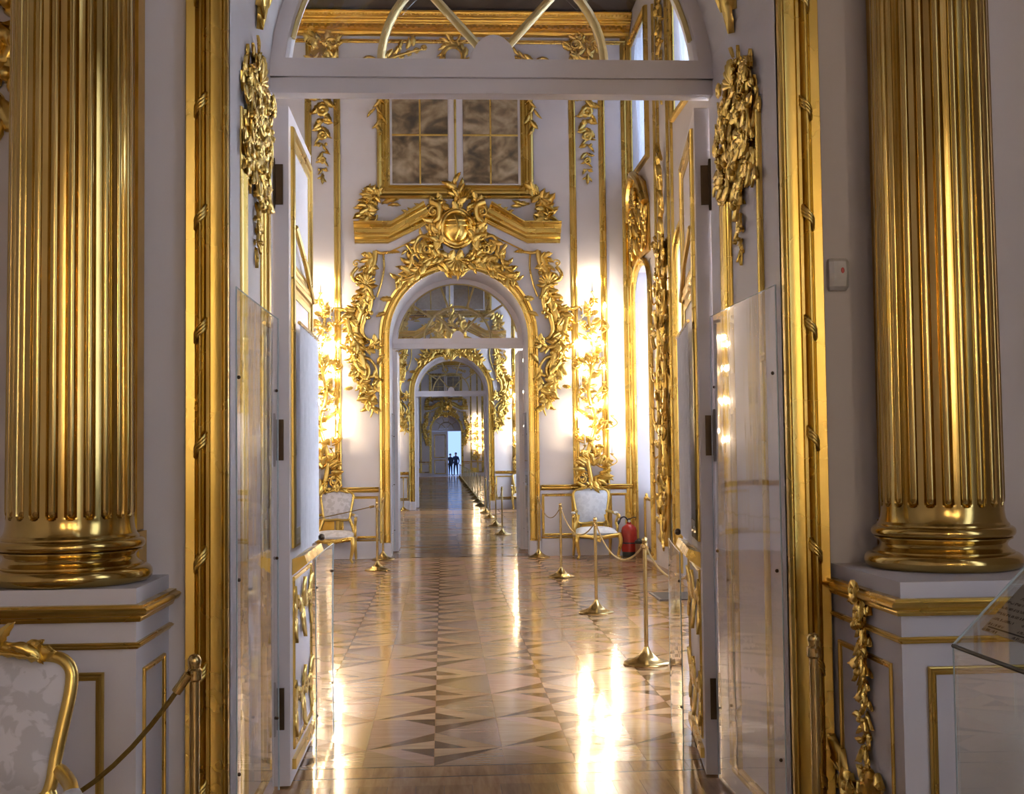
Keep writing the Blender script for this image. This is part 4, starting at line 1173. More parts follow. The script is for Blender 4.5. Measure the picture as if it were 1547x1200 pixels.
# rocaille flank ornaments beside the arch
def rocaille(t):
    c = lambda x, y: ((x-190)*0.00228, (590-y)*0.00228)
    stem(t, [c(255, 20), c(240, 120), c(185, 200), c(190, 300), c(140, 380), c(70, 425), c(30, 430)], 0.045, 0.016, 0.04)
    stem(t, [c(60, 470), c(75, 560), c(110, 650), c(180, 695), c(250, 660), c(275, 640)], 0.055, 0.02, 0.05)
    stem(t, [c(180, 470), c(160, 560), c(185, 620), c(235, 640)], 0.045, 0.018, 0.06)
    stem(t, [c(150, 250), c(220, 290), c(215, 420), c(170, 470)], 0.045, 0.03, 0.05)
    stem(t, [c(310, 40), c(312, 150), c(290, 250), c(262, 335)], 0.016, 0.016, 0.01, name='rod')
    stem(t, [c(255, 20), c(300, 35), c(380, 20)], 0.03, 0.015, 0.03)
    stem(t, [c(130, 130), c(95, 180), c(115, 225), c(180, 220)], 0.03, 0.03, 0.04)
    stem(t, [c(85, 690), c(110, 750), c(200, 760), c(250, 820), c(260, 890)], 0.036, 0.016, 0.04)
    stem(t, [c(215, 1050), c(235, 1100), c(215, 1165)], 0.034, 0.010, 0.03, name='tail')
    put('volute', VOL, t, *c(122, 105), 0.13, 40, 0.02); put('volute', VOL, t, *c(105, 355), 0.12, 0, 0.03)
    put('volute', VOL, t, *c(270, 640), 0.12, 180, 0.03); put('volute', VOL, t, *c(45, 480), 0.10, 90, 0.03)
    put('shell', SHE, t, *c(190, 255), (0.20, 0.16, 0.20), 10, 0.05)
    for (x, y, rx, rz) in ((150, 850, 0.13, 0.17), (192, 1005, 0.10, 0.14)):
        u_, v_ = c(x, y)
        obj('oval_rim', MB().tube([(u_+rx*math.cos(2*PI*i/28), -0.05, v_+rz*math.sin(2*PI*i/28)) for i in range(29)], 0.030, 7), 'gold', t, True, 60)
        obj('oval_boss', MB().ball((u_, -0.03, v_), (rx*0.8, 0.06, rz*0.8), 14, 8), 'gold', t, True, 60)
        for k in range(5): lf(t, u_+rx*0.4*math.cos(k*1.3), v_+rz*(0.5-0.25*k), 60+25*k, 0.13, 0.7, None, 0.07)
    path = [c(230, 60), c(185, 200), c(190, 300), c(120, 420), c(80, 540), c(120, 660), c(110, 760), c(150, 900), c(190, 1000), c(225, 1110)]
    for i, (u_, v_, hd) in enumerate(along(path, 26)):
        s_ = 0.23*(1-0.35*abs(i/25-0.42))
        lf(t, u_, v_, -hd+(48 if i % 2 else -52)+180*0, s_, 0.8, None, 0.03)
        if i % 3 == 0: lf(t, u_+0.05, v_, -hd+180+60, s_*0.8, 0.8, None, 0.05)
    for x, y, a, L in ((60, 420, 80, 0.22), (70, 700, 60, 0.18), (265, 800, -40, 0.2), (250, 890, 190, 0.2), (290, 350, -90, 0.2), (260, 470, -80, 0.18), (95, 960, 100, .14), (340, 30, -90, .2), (215, 120, 150, .2)):
        lf(t, *c(x, y), a, L, 0.8, None, 0.03)
    stem(t, [c(230, 60), c(190, 200), c(200, 320), c(150, 430), c(110, 560), c(150, 660)], 0.075, 0.085, 0.0, name='ground')
    stem(t, [c(130, 700), c(160, 800), c(170, 930), c(205, 1060)], 0.10, 0.05, 0.0, name='ground')
    foliage(t, path, 44, 0.17, 0.04, 0.11, 25, 95)
    foliage(t, [c(110, 420), c(80, 520), c(120, 640), c(190, 690), c(260, 650)], 18, 0.15, 0.05, 0.11, 30, 80)
    foliage(t, [c(120, 740), c(100, 850), c(150, 930)], 10, 0.13, 0.04, 0.1)
    foliage(t, [c(250, 830), c(250, 930), c(190, 1080)], 10, 0.13, 0.04, 0.1)
    for x, y in ((200, 430), (225, 450), (205, 480), (120, 500), (140, 720), (170, 730)): put('berry', BER, t, *c(x, y), 0.07, 0, 0.05)
t = wt('rocaille_ornament', 'gilded rocaille scrollwork hanging on the left of the arch {}', 'carving', (-1.445, -0.01, 3.51), 2, 'rocaille ornaments flanking the arches')
rocaille(t)
tr = dup(t, 'gilded rocaille scrollwork hanging on the right of the arch of the bright hall', (1.415, Y2F-0.01, 3.51), mirror=True)
ENDWALL.append((tr, 'gilded rocaille scrollwork hanging on the right of the arch {}', 2))
# drops of flowers and carved capitals between the pilaster strips
for sx in (-1, 1):
    w_ = 'left' if sx < 0 else 'right'
    x = -2.12 if sx < 0 else 2.075
    t = wt('flower_drop', 'gilded flower drop high between the pilaster strips on the %s {}' % w_, 'carving', (x, -0.01, 5.95), 1, 'flower drops between pilaster strips')
    drop(t, 0, 1.50, 0.05, 0.26, 12)
    t = wt('carved_capital', 'gilded carved capital on the %s pilaster strips at the frieze {}' % w_, 'carving', (x, -0.01, 7.62), 2, 'carved capitals at the frieze')
    obj('ground', MB().box(-0.235, 0.235, -0.02, 0, 0.0, 0.66), 'gold_flat', t)
    for k in range(40): lf(t, (rnd.random()-.5)*0.44, 0.04+0.52*rnd.random(), (rnd.random()-.5)*140, 0.22, 0.85, None, 0.02)
    for su in (-1, 1): put('volute', VOL, t, su*0.17, 0.50, 0.22, 0, 0.04, flip=su > 0)
    for su in (-1, 1): strip(t, 'edge', su*0.235, 0.0, 0.72, 0.05, 0.04)
    t = wt('frieze_scroll', 'gilded scroll and leaf spray in the frieze, %s of the wreath {}' % w_, 'carving', (sx*0.98, -0.01, 7.70), 2, 'frieze sprays')
    put('volute', VOL, t, sx*0.42, 0.10, 0.3, 0, 0.01, flip=sx > 0)
    for k in range(7): lf(t, sx*(0.36-0.11*k), 0.10+0.05*k, sx*(60-10*k), 0.2, 0.8, None, 0.02); put('flower', FLO, t, sx*(0.25-0.12*k), 0.10+0.045*k, 0.10, k*20, 0.02)
    stem(t, [(sx*0.45, 0.02), (sx*0.2, 0.14), (sx*-0.2, 0.28), (sx*-0.5, 0.36)], 0.03, 0.015, 0.02)
t = wt('frieze_wreath', 'round gilded leaf wreath at the centre of the frieze {}', 'carving', (-0.05, -0.01, 7.93), 2)
for k in range(18):
    a = 2*PI*k/18
    lf(t, 0.17*math.cos(a), 0.17*math.sin(a), math.degrees(a)-10, 0.17, 0.9, None, 0.03)
obj('ring', MB().tube([(0.16*math.cos(2*PI*i/24), -0.04, 0.16*math.sin(2*PI*i/24)) for i in range(25)], 0.04, 7), 'gold', t, True)
for k in range(5): lf(t, 0.02*(k-2), 0.22, (k-2)*-35, 0.2, 0.7)

# ------------------------------------------------------------------ candelabra
CAND = [(895.5, 424), (880, 460), (913, 466), (870, 522), (895, 513), (909, 524), (877, 566), (911, 560), (897, 608), (923, 611), (871, 630), (880, 655), (922, 668)]
BULBM = None
def candelabrum(t, lit=True):
    g = 0.01045
    c = lambda x, y: ((x-893)*g, (735-y)*g)
    stem(t, [c(893, 735), c(886, 690), c(898, 640), c(888, 590), c(898, 530), c(890, 480), c(895, 450)], 0.045, 0.02, 0.05, name='stem', n=6)
    cm = MB().lathe([(0.011, 0), (0.011, 0.17), (0.0, 0.172)], 8).mesh('candle', 'candle', True, 40)
    cup = MB().lathe([(0.006, -0.03), (0.02, -0.015), (0.034, 0.0), (0.034, 0.006), (0.012, 0.006)], 10).mesh('cup', 'gold', True, 40)
    bm = MB().lathe([(0.004, 0.0), (0.017, 0.012), (0.022, 0.03), (0.017, 0.05), (0.007, 0.072), (0.001, 0.085)], 8, cap=False).mesh('bulb', 'bulb', True, None)
    for i, (x, y) in enumerate(CAND):
        u_, v_ = c(x, y)
        v_ -= 0.19
        w_ = 0.13+0.05*(i % 3)
        # arm sweeps out of the stem and up to the cup
        sgn = 1 if u_ >= 0 else -1
        pts = spline([(u_*0.15, -0.05, v_-0.16), (u_*0.6, -w_*0.5, v_-0.22), (u_*1.15+0.03*sgn, -w_*0.95, v_-0.13), (u_, -w_, v_-0.02)], 6)
        arm = obj('arm', MB().tube(pts, [0.014-0.006*k/(len(pts)-1) for k in range(len(pts))], 6), 'gold', t, True, 60)
        link('cup', cup, arm, (u_, -w_, v_))
        cd_ = link('candle', cm, arm, (u_, -w_, v_+0.005))
        bl = link('bulb', bm, t, (u_, -w_, v_+0.178))
        for k in range(3): lf(t, u_*0.7+0.02*(k-1), v_-0.17+0.04*k, sgn*(-30-50*k), 0.13, 0.8, None, w_*0.6)
    for i in range(14):
        v_ = 0.12+0.2*i
        lf(t, 0.03*math.sin(i*2), v_, (60 if i % 2 else -60), 0.24, 0.8, None, 0.04)
        if i % 3 == 0: put('volute', VOL, t, 0.10*(1 if i % 2 else -1), v_+0.05, 0.15, i*40, 0.05, flip=i % 2 == 0)
    foliage(t, [(0.0, 0.3), (0.05, 1.0), (-0.05, 1.6), (0.05, 2.2), (0.0, 2.8)], 34, 0.17, 0.05, 0.12, 30, 95)
    # basket of scrolls and leaves at the foot
    for k in range(22):
        a = rnd.random()*2*PI
        lf(t, 0.20*math.cos(a)*rnd.random()**.5, 0.25+0.22*math.sin(a)*rnd.random()**.5, math.degrees(a)-90+rnd.random()*40, 0.2, 0.8, None, 0.05+0.05*rnd.random())
    for sx in (-1, 1):
        put('c_scroll', CSC, t, sx*0.26, 0.28, (0.26, 0.3, 0.4), 0, 0.04, flip=sx > 0)
        put('volute', VOL, t, sx*0.16, 0.10, 0.2, 0, 0.05, flip=sx < 0)
    stem(t, [(-0.24, 0.06), (-0.1, 0.0), (0.05, 0.08), (0.2, 0.02)], 0.025, 0.018, 0.07)
cR = wt('wall_candelabrum', 'tall lit gilded candelabrum on the right pilaster strip, above the armchair {}', 'candelabrum', (2.08, -0.03, 1.08), 1, 'lit wall candelabra')
candelabrum(cR)
cL = dup(cR, 'tall lit gilded candelabrum on the left pilaster strip, above the armchair of the bright hall', (-2.12, Y2F-0.03, 1.08), mirror=True)
ENDWALL.append((cL, 'tall lit gilded candelabrum on the left pilaster strip, above the armchair {}', 1))
for o, templ, k in list(ENDWALL):
    for j in range(1, k+1):
        yy = (Y3F, Y4F)[j-1]
        p = o.location
        dup(o, templ.format(PLACE[j]), (p[0], p[1]-Y2F+yy, p[2]))
for x, nm in ((2.2, 'lit candelabrum close to the right of the farthest arch'), (3.15, 'lit candelabrum farther to the right of the farthest arch')):
    dup(cR, nm, (x, Y4F-0.03, 1.2))

# candelabra added out of view for their light: hall first, then near room
dup(cR, 'added unseen lit candelabrum on the left wall of the bright hall, nearer the doorway', (XL+0.03, 9.5, 1.4), R(90))
dup(cR, 'added unseen lit candelabrum on the left wall of the bright hall, nearer its end wall', (XL+0.03, 15.5, 1.4), R(90))
dup(cR, 'added unseen lit candelabrum on the hall side of the near doorway wall, left', (-2.12, Y1B+0.03, 1.08), R(180))  # this pair is added to brighten the doorway end of the hall
dup(cR, 'added unseen lit candelabrum on the hall side of the near doorway wall, right', (2.1, Y1B+0.03, 1.08), R(180))
dup(cR, 'added unseen lit candelabrum on the window wall of the near room, beside the viewer', (XR-0.03, -4.75, 1.4), R(-90))  # from here on: unseen lamps added to warm the columns and near walls
dup(cR, 'added unseen lit candelabrum on the right of the wall behind the viewer', (1.6, -7.47, 1.4), R(180))
dup(cR, 'added unseen lit candelabrum on the middle of the wall behind the viewer', (-0.9, -7.47, 1.4), R(180))

# ------------------------------------------------------------------ hall windows, pier carving
def hall_window(y, n, label, cur=True, fancy=False):
    t = thing('window_%d' % n, label, 'window', (XR, y, 0), R(-90), kind='structure')   # local -y -> -X (into the room), local x -> -Y
    for sgn in (0,):
        n_ = 70
        def pleat(name, u0, u1, z0, z1, d, swag=False):
            vs = []; zz = [z0+(z1-z0)*k/8 for k in range(9)]
            for i in range(n_+1):
                a = i/n_; u_ = u0+(u1-u0)*a
                for z in zz:
                    off = 0.034*math.sin(a*2*PI*11)+0.008*math.sin(a*37+z)
                    if swag: off += 0.03*math.sin(z*22+3*math.sin(a*9))
                    vs.append((u_, d+off, z))
            fs = [(i*9+j, (i+1)*9+j, (i+1)*9+j+1, i*9+j+1) for i in range(n_) for j in range(8)]
            return obj(name, MB().add(vs, fs), 'curtain', t, True, None)
        pleat('curtain', -0.74, 0.74, 0.92, 4.44, 0.22)
        obj('apron', MB().box(-0.745, 0.745, 0.38, 0.46, 0.02, 0.93), 'trimwhite', t)
        pleat('blind', -0.74, 0.74, 6.02, 8.08, 0.10, True)
    # lower frame: arched gilt moulding
    d = Vector((0, -1, 0)); P = [((-0.77, 0, 0.05), Vector((-1, 0, 0)), d), ((-0.77, 0, 4.05), Vector((-1, 0, 0)), d)]
    for i in range(1, 12):
        a = PI-PI*i/12
        P.append(((0.77*math.cos(a), 0, 4.05+0.45*math.sin(a)), Vector((math.cos(a), 0, math.sin(a))).normalized(), d))
    P += [((0.77, 0, 4.05), Vector((1, 0, 0)), d), ((0.77, 0, 0.05), Vector((1, 0, 0)), d)]
    obj('gilded_frame', MB().sweep(P, mould(0.12, 0.07)), 'gold', t, True, 30)
    sp = [(-0.77, 4.05)] + [(0.77*math.cos(PI-PI*i/12), 4.05+0.45*math.sin(PI*i/12)) for i in range(1, 12)] + [(0.77, 4.05), (0.77, 4.56), (-0.77, 4.56)]
    mb = MB()
    for i in range(12): 
        (a, b_), (c_, e_) = sp[i], sp[i+1]
        mb.add([(a, 0.02, b_), (c_, 0.02, e_), (c_, 0.02, 4.56), (a, 0.02, 4.56)], [(0, 1, 2, 3)])
    obj('arch_head', mb, 'wall', t)
    obj('gilded_frame', MB().sweep([(p[0], p[1], p[2]) for p in frame_path(-0.77, 5.98, 0.77, 8.12)], mould(0.12, 0.07), closed=True), 'gold', t, True, 30)
    obj('sill', MB().box(-0.745, 0.745, 0.30, 0.48, 0.93, 0.97), 'trimwhite', t)
    return t
lab = ['farthest curtained window of the bright hall, next to its end wall', 'second curtained window of the bright hall from its end wall', 'third curtained window of the bright hall from its end wall', 'nearest curtained window of the bright hall, behind the open right leaf']
for k, y in enumerate(HALL_WIN): hall_window(y, 10+k, lab[k])
for k, y in enumerate(FRONT_WIN): hall_window(y, 20+k, ['curtained window of the near room beside the right column', 'curtained window of the near room beside the viewer', 'curtained window of the near room behind the viewer'][k])
lab3 = ['curtained window of the second hall next to its end wall', 'middle curtained window of the second hall', 'first curtained window of the second hall']
def plain_window(x, y, n, label, half, z0, z1):
    t = thing('window_%d' % n, label, 'window', (x, y, 0), R(-90), kind='structure')
    n_ = 60; vs = []
    for i in range(n_+1):
        a = i/n_
        for z in (z0, (z0+z1)/2, z1): vs.append((-half+2*half*a, 0.12+0.03*math.sin(a*2*PI*12), z))
    obj('curtain', MB().add(vs, [(i*3+j, (i+1)*3+j, (i+1)*3+j+1, i*3+j+1) for i in range(n_) for j in range(2)]), 'curtain', t, True, None)
    obj('gilded_frame', MB().sweep(frame_path(-half, z0, half, z1), mould(0.14, 0.06), closed=True), 'gold', t, True, 30)
for k, y in enumerate(ROOM3_WIN): plain_window(XR, y, 30+k, lab3[k], 0.8, 0.55, 5.9)
for k, y in enumerate((44, 56, 68, 80)): plain_window(6.5, y, 40+k, '%s curtained window of the far gallery' % ('first', 'second', 'third', 'fourth')[k], 3.0, 0.6, 6.6)

# carving over the farthest hall window
def overwindow(y, label):
    t = thing('overwindow_carving', label, 'carving', (XR, y, 4.55), R(-90))
    mb = MB()
    for k in range(13):
        a = PI*k/12
    obj('gilded_ground', MB().plate([(-0.8, 0.0), (0.8, 0.0), (0.75, 0.7), (0.45, 1.1), (0.0, 1.28), (-0.45, 1.1), (-0.75, 0.7)], -0.03, 0.0), 'gold_flat', t)
    for k in range(44):
        u_ = (rnd.random()*2-1)*0.68; v_ = 0.05+rnd.random()*(1.1-abs(u_)*0.7)
        lf(t, u_, v_, -u_*70+(rnd.random()-.5)*100, 0.26, 0.85, None, 0.04)
    for sx in (-1, 1):
        put('volute', VOL, t, sx*0.5, 0.7, 0.34, 0, 0.05, flip=sx > 0); put('c_scroll', CSC, t, sx*0.6, 0.3, (0.4, 0.4, 0.5), 0, 0.05, flip=sx > 0)
    obj('crest', MB().tube(spline([(-0.78, -0.08, 0.72), (-0.5, -0.12, 1.08), (0, -0.14, 1.28), (0.5, -0.12, 1.08), (0.78, -0.08, 0.72)], 6), 0.06, 8), 'gold', t, True)
    put('shell', SHE, t, 0, 0.8, 0.3, 0, 0.06)
    return t
overwindow(HALL_WIN[0], 'gilded carving over the farthest hall window, next to the end wall')
# carved pier with candle branches between the windows
def pier(y, label):
    t = thing('pier_carving', label, 'carving', (XR, y, 0.3), R(-90), group='gilded pier carvings')
    for u in (-0.62, 0.62, -0.35, 0.35): strip(t, 'strip', u, 0.05, 7.7, 0.08, 0.04)
    obj('mirror_plate', MB().box(-0.30, 0.30, -0.02, 0, 0.9, 4.2), 'mirror', t)
    frame(t, 'panel_frame', -0.5, 0.05, 0.5, 0.72, 0.05, 0.03)
    for su in (-1, 1):
        path = [(su*0.10, 0.05), (su*0.26, 0.8), (su*0.12, 1.5), (su*0.26, 2.2), (su*0.14, 2.9), (su*0.24, 3.5), (su*0.05, 4.2)]
        stem(t, path, 0.05, 0.03, 0.06, name='stem')
        foliage(t, path, 44, 0.2, 0.05, 0.13, 25, 95)
        for k in range(6):
            v_ = 0.9+0.52*k+0.12*su+0.08*math.sin(3*k)
            x1 = su*(0.34+0.05*math.sin(2.3*k))
            P = spline([(su*0.18, -0.06, v_), (x1*0.8, -0.13, v_-0.09), (x1, -0.15, v_), (x1, -0.15, v_+0.09)], 5)
            a = obj('arm', MB().tube(P, 0.013, 6), 'gold', t, True, 60)
            obj('cup', MB().lathe([(0.008, 0), (0.03, 0.02), (0.032, 0.03), (0.01, 0.03), (0.01, 0.12), (0.001, 0.14)], 8, (x1, -0.15, v_+0.09)), 'gold', a, True)
            put('volute', VOL, t, su*0.2, v_-0.2, 0.16, 50*k, 0.06, flip=su > 0)
    drop(t, 0.0, 7.6, 6.2, 0.26, 10)
    for k in range(10): lf(t, (rnd.random()-.5)*0.4, 4.2+0.12*k, (rnd.random()-.5)*120, 0.3, 0.85, None, 0.05)
    return t
pier(16.32, 'gilded pier carving with candle branches between the two farthest hall windows')
# low radiator screen in the window bay
t = thing('radiator_screen', 'low white screen with gilded frame under the farthest hall window', 'screen', (XR+0.12, HALL_WIN[0], 0), R(-90))
obj('panel', MB().box(-0.62, 0.62, -0.02, 0.02, 0.10, 0.86), 'trimwhite', t)
frame(t, 'frame', -0.62, 0.10, 0.62, 0.88, 0.06, 0.05)
for sx in (-1, 1):
    put('volute', VOL, t, sx*0.5, 0.90, 0.16, 0, 0.02, flip=sx > 0)
    obj('foot', MB().box(sx*0.55-0.03, sx*0.55+0.03, -0.05, 0.05, 0, 0.10), 'gold', t)
for k in range(7): lf(t, 0.50+0.02*math.sin(k), 0.85-0.08*k, 150+30*(k % 2), 0.14)

# ------------------------------------------------------------------ stanchions and ropes
def stanchion_parts(t):
    prof = [(0.175, 0.0), (0.178, 0.008), (0.172, 0.016), (0.150, 0.024), (0.11, 0.036), (0.075, 0.055), (0.045, 0.085), (0.024, 0.115), (0.020, 0.13)]
    obj('base', MB().lathe(prof, 32), 'brass', t, True, 40)
    obj('pole', MB().lathe([(0.0165, 0.125), (0.0165, 0.87)], 16), 'brass', t, True, 40)
    hd = obj('head', MB().lathe([(0.0165, 0.868), (0.024, 0.875), (0.024, 0.905), (0.018, 0.912), (0.020, 0.925), (0.023, 0.938), (0.016, 0.952), (0.004, 0.958)], 16), 'brass', t, True, 40)
    for sx in (-1, 1):
        obj('hook', MB().tube([(0, sx*0.02, 0.895), (0, sx*0.036, 0.893), (0, sx*0.042, 0.90), (0, sx*0.036, 0.907)], 0.004, 5), 'brass', hd, True)
st0 = None
def stanchion(x, y, label, group='brass stanchions of the rope line'):
    global st0
    if st0 is None:
        st0 = thing('stanchion', label, 'stanchion', (x, y, 0), 0, group); stanchion_parts(st0); return st0
    return dup(st0, label, (x, y, 0), group=group)
def rope(a, b, sag, label, r=0.0075, n=20):
    a, b = Vector(a), Vector(b)
    P = [a.lerp(b, i/n)-Vector((0, 0, sag*4*(i/n)*(1-i/n))) for i in range(n+1)]
    mid = a
    t = thing('rope', label, 'rope', a, 0, 'gold barrier ropes')
    obj('cord', MB().tube([p-a for p in P], r, 6), 'rope', t, True)
    for e, s_ in ((P[0]-a, P[1]-P[0]), (P[-1]-a, P[-2]-P[-1])):
        s_ = s_.normalized()
        obj('ferrule', MB().tube([e, e+s_*0.07], 0.016, 8), 'brass', t, True, 50)
    return t
RZ = 0.895
stanchion(1.262, 9.22, 'nearest brass stanchion in the bright hall, with a wide reflection on the parquet')
stanchion(1.258, 12.21, 'second brass stanchion in the bright hall, in front of the white armchair')
stanchion(1.254, 15.79, 'third brass stanchion in the bright hall, left of the white armchair')
stanchion(1.20, 18.80, 'brass stanchion at the right foot of the first inner arch')
stanchion(-1.194, 17.13, 'brass stanchion in the bright hall, right of the left armchair')
stanchion(-1.20, 18.88, 'brass stanchion at the left foot of the first inner arch')
rope((1.262, 9.26, RZ), (1.258, 12.17, RZ), 0.22, 'gold rope between the nearest and second stanchions of the bright hall')
rope((1.258, 12.25, RZ), (1.254, 15.75, RZ), 0.22, 'gold rope between the second and third stanchions of the bright hall')
rope((1.254, 15.83, RZ), (1.20, 18.76, RZ), 0.20, 'gold rope from the third stanchion to the arch foot, bright hall')
rope((1.262, 9.18, RZ), (1.155, 7.03, 0.88), 0.10, 'gold rope from the nearest hall stanchion to the right door leaf')
rope((-1.194, 17.17, RZ), (-1.20, 18.84, RZ), 0.12, 'gold rope between the two stanchions left of the inner arch')
rope((-1.23, 17.13, RZ), (-3.3, 17.0, 0.52), 0.02, 'dark gold rope stretched in front of the left armchair')
ord_ = ['first', 'second', 'third', 'fourth']
ys = [24.26, 27.2, 30.6, 33.42]
for k, y in enumerate(ys):
    stanchion(0.90, y, '%s brass stanchion of the row through the second hall' % ord_[k])
for k in range(3): rope((0.90, ys[k]+.04, RZ), (0.90, ys[k+1]-.04, RZ), 0.22, 'gold rope after the %s stanchion of the second hall' % ord_[k])
stanchion(-1.42, 35.45, 'brass stanchion at the left foot of the second inner arch')
k = 0; y = 38.2
NUM = ['first', 'second', 'third', 'fourth', 'fifth', 'sixth', 'seventh', 'eighth', 'ninth', 'tenth', 'eleventh', 'twelfth', 'thirteenth', 'fourteenth', 'fifteenth', 'sixteenth']
while y < 88:
    stanchion(0.90, y, '%s brass stanchion of the row in the far gallery' % NUM[k], 'brass stanchions in the far gallery'); k += 1; y += 3.25
# near room stanchions
stanchion(-1.085, 4.07, 'brass stanchion in front of the left door surround, holding the rope by the chair')
stanchion(1.035, 4.26, 'brass stanchion in front of the right door surround')
rope((-1.10, 4.05, RZ), (-2.3, 4.05, RZ), 0.45, 'yellow rope sagging between the left column pedestal and the near armchair', 0.009)

# ------------------------------------------------------------------ armchairs
def armchair_parts(t, up_m, low=0.0, wide=1.0):
    # origin on the floor under the seat centre, faces -y
    P = lambda pts, r, nm, n=6, seg=8: obj(nm, MB().tube(spline(pts, n), r, seg), 'gold', t, True, 60)
    ss = []
    for i in range(13):
        for j in range(13):
            u_, v_ = -1+2*i/12, -1+2*j/12
            e = (1-abs(u_)**5)*(1-abs(v_)**5)
            ss.append((u_*(0.315-0.02*(v_ > 0)*v_), v_*0.27, 0.385+0.075*e**0.5+0.015*(1-u_*u_)*(1-v_*v_)))
    fs = [(i*13+j, (i+1)*13+j, (i+1)*13+j+1, i*13+j+1) for i in range(12) for j in range(12)]
    obj('seat', MB().add(ss, fs).box(-0.30, 0.30, -0.26, 0.26, 0.36, 0.392), up_m, t, True, 50)
    # serpentine seat rail
    fr = [(-0.32, -0.28, 0.36), (-0.2, -0.30, 0.345), (-0.08, -0.31, 0.325), (0, -0.315, 0.315), (0.08, -0.31, 0.325), (0.2, -0.30, 0.345), (0.32, -0.28, 0.36)]
    obj('front_rail', MB().tube(spline(fr, 5), 0.032, 8, 1.0), 'gold', t, True, 60)
    for sx in (-1, 1): P([(sx*0.32, -0.28, 0.36), (sx*0.325, 0, 0.35), (sx*0.29, 0.27, 0.36)], 0.03, 'side_rail')
    P([(-0.29, 0.27, 0.36), (0.29, 0.27, 0.36)], 0.028, 'rear_rail')
    for k in range(5): 
        o = put('leaf', LEAF[k % 3], t, (k-2)*0.035, 0.33, 0.09, (2-k)*40+180, 0.335)
    # cabriole legs
    for sx in (-1, 1):
        pts = [(sx*0.315, -0.275, 0.37), (sx*0.335, -0.305, 0.27), (sx*0.315, -0.285, 0.14), (sx*0.30, -0.275, 0.06), (sx*0.32, -0.30, 0.015)]
        S_ = spline(pts, 5); L_ = len(S_)
        obj('leg', MB().tube(S_, [0.038-0.020*min(1, i/(L_*0.8)) for i in range(L_)], 8).ball((sx*0.322, -0.305, 0.02), 0.022), 'gold', t, True, 60)
        pts = [(sx*0.285, 0.27, 0.37), (sx*0.285, 0.285, 0.2), (sx*0.29, 0.33, 0.02)]
        S_ = spline(pts, 5); L_ = len(S_)
        obj('leg', MB().tube(S_, [0.032-0.014*i/L_ for i in range(L_)], 8).ball((sx*0.29, 0.333, 0.018), 0.018), 'gold', t, True, 60)
    # back: cartouche shaped frame leaning backwards
    lean = lambda z: 0.26+0.16*(z-0.4)
    half = [(0.0, 0.625), (0.10, 0.615), (0.18, 0.62), (0.205, 0.66), (0.215, 0.74), (0.232, 0.84), (0.248, 0.94), (0.245, 1.0), (0.21, 1.035), (0.14, 1.045), (0.07, 1.065), (0.0, 1.075)]
    half = [(x*wide, z-low*(1.075-z)/0.45) for x, z in half]
    outl = half + [(-x, z) for x, z in half[-2:0:-1]]
    fpts = [(x, lean(z), z) for x, z in outl]
    cl = spline(fpts+[fpts[0]], 4)
    obj('back_frame', MB().tube(cl, 0.020, 8), 'gold', t, True, 60)
    cx, cz = 0, 0.84; vs = []; rings = 7; m_ = len(cl)-1
    for r_ in range(rings+1):
        q = r_/rings
        for p in cl[:-1]:
            x = p.x*q*0.97; z = cz+(p.z-cz)*q*0.97
            vs.append((x, lean(z)-0.045*(1-q**3)-0.004, z))
    fs = []
    for r_ in range(rings):
        for k in range(m_):
            a, b_ = r_*m_+k, r_*m_+(k+1) % m_
            fs.append((a, b_, b_+m_, a+m_))
    # rear of the cushion
    kk = len(vs)
    for p in cl[:-1]: vs.append((p.x*0.97, lean(p.z)+0.012, cz+(p.z-cz)*0.97))
    for k in range(m_): fs.append((rings*m_+k, rings*m_+(k+1) % m_, kk+(k+1) % m_, kk+k))
    fs.append(tuple(kk+k for k in range(m_)))
    obj('back_cushion', MB().add(vs, fs), up_m, t, True, 50)
    for sx in (-1, 1):
        P([(sx*0.285, 0.27, 0.37), (sx*0.25, 0.285, 0.5), (sx*0.195, 0.30, 0.64)], 0.026, 'back_post')
        # arm with padded rest and scrolled support
        P([(sx*0.228, lean(0.72), 0.70), (sx*0.30, 0.18, 0.685), (sx*0.335, 0.05, 0.66), (sx*0.345, -0.08, 0.655), (sx*0.35, -0.13, 0.635), (sx*0.345, -0.125, 0.61)], 0.022, 'arm')
        P([(sx*0.325, -0.02, 0.37), (sx*0.335, -0.05, 0.46), (sx*0.325, 0.0, 0.54), (sx*0.345, -0.06, 0.635)], 0.022, 'arm_support')
        obj('arm_pad', MB().ball((sx*0.332, 0.04, 0.685), (0.032, 0.10, 0.022), 10, 6), up_m, t, True)
        lf(t, sx*0.17, 1.03, sx*60, 0.12, 0.6, None, -lean(1.03)+0.03)
    cr = link('crest', None, t, (0, lean(1.07)-0.02, 1.07))
    for k, (u_, v_, a_, L_) in enumerate(((0, 0, 0, .10), (-0.03, 0, 35, .10), (0.03, 0, -35, .10), (-0.07, -0.005, 70, .11), (0.07, -0.005, -70, .11), (-0.11, -0.02, 85, .10), (0.11, -0.02, -85, .10))):
        link('leaf', LEAF[k % 3], cr, (u_, 0, v_), (0, -R(a_), 0), (L_, L_*0.6, L_))
    link('flower', FLO, cr, (0, -0.02, 0.005), (0, 0, 0), 0.07)
    for sx in (-1, 1):
        link('beads', MB().tube([(sx*(0.02+0.14*k/8), -0.025, -0.005-0.022*k/8) for k in range(9)], [0.012 if k % 2 else 0.007 for k in range(9)], 6).mesh('beads', 'gold', True, 60), cr)
t = thing('armchair', 'gilded armchair with pale blue upholstery beside the fire extinguisher', 'armchair', (2.06, 18.62, 0), R(3), 'gilded armchairs')
armchair_parts(t, 'damask_blue', 0.10, 1.12)
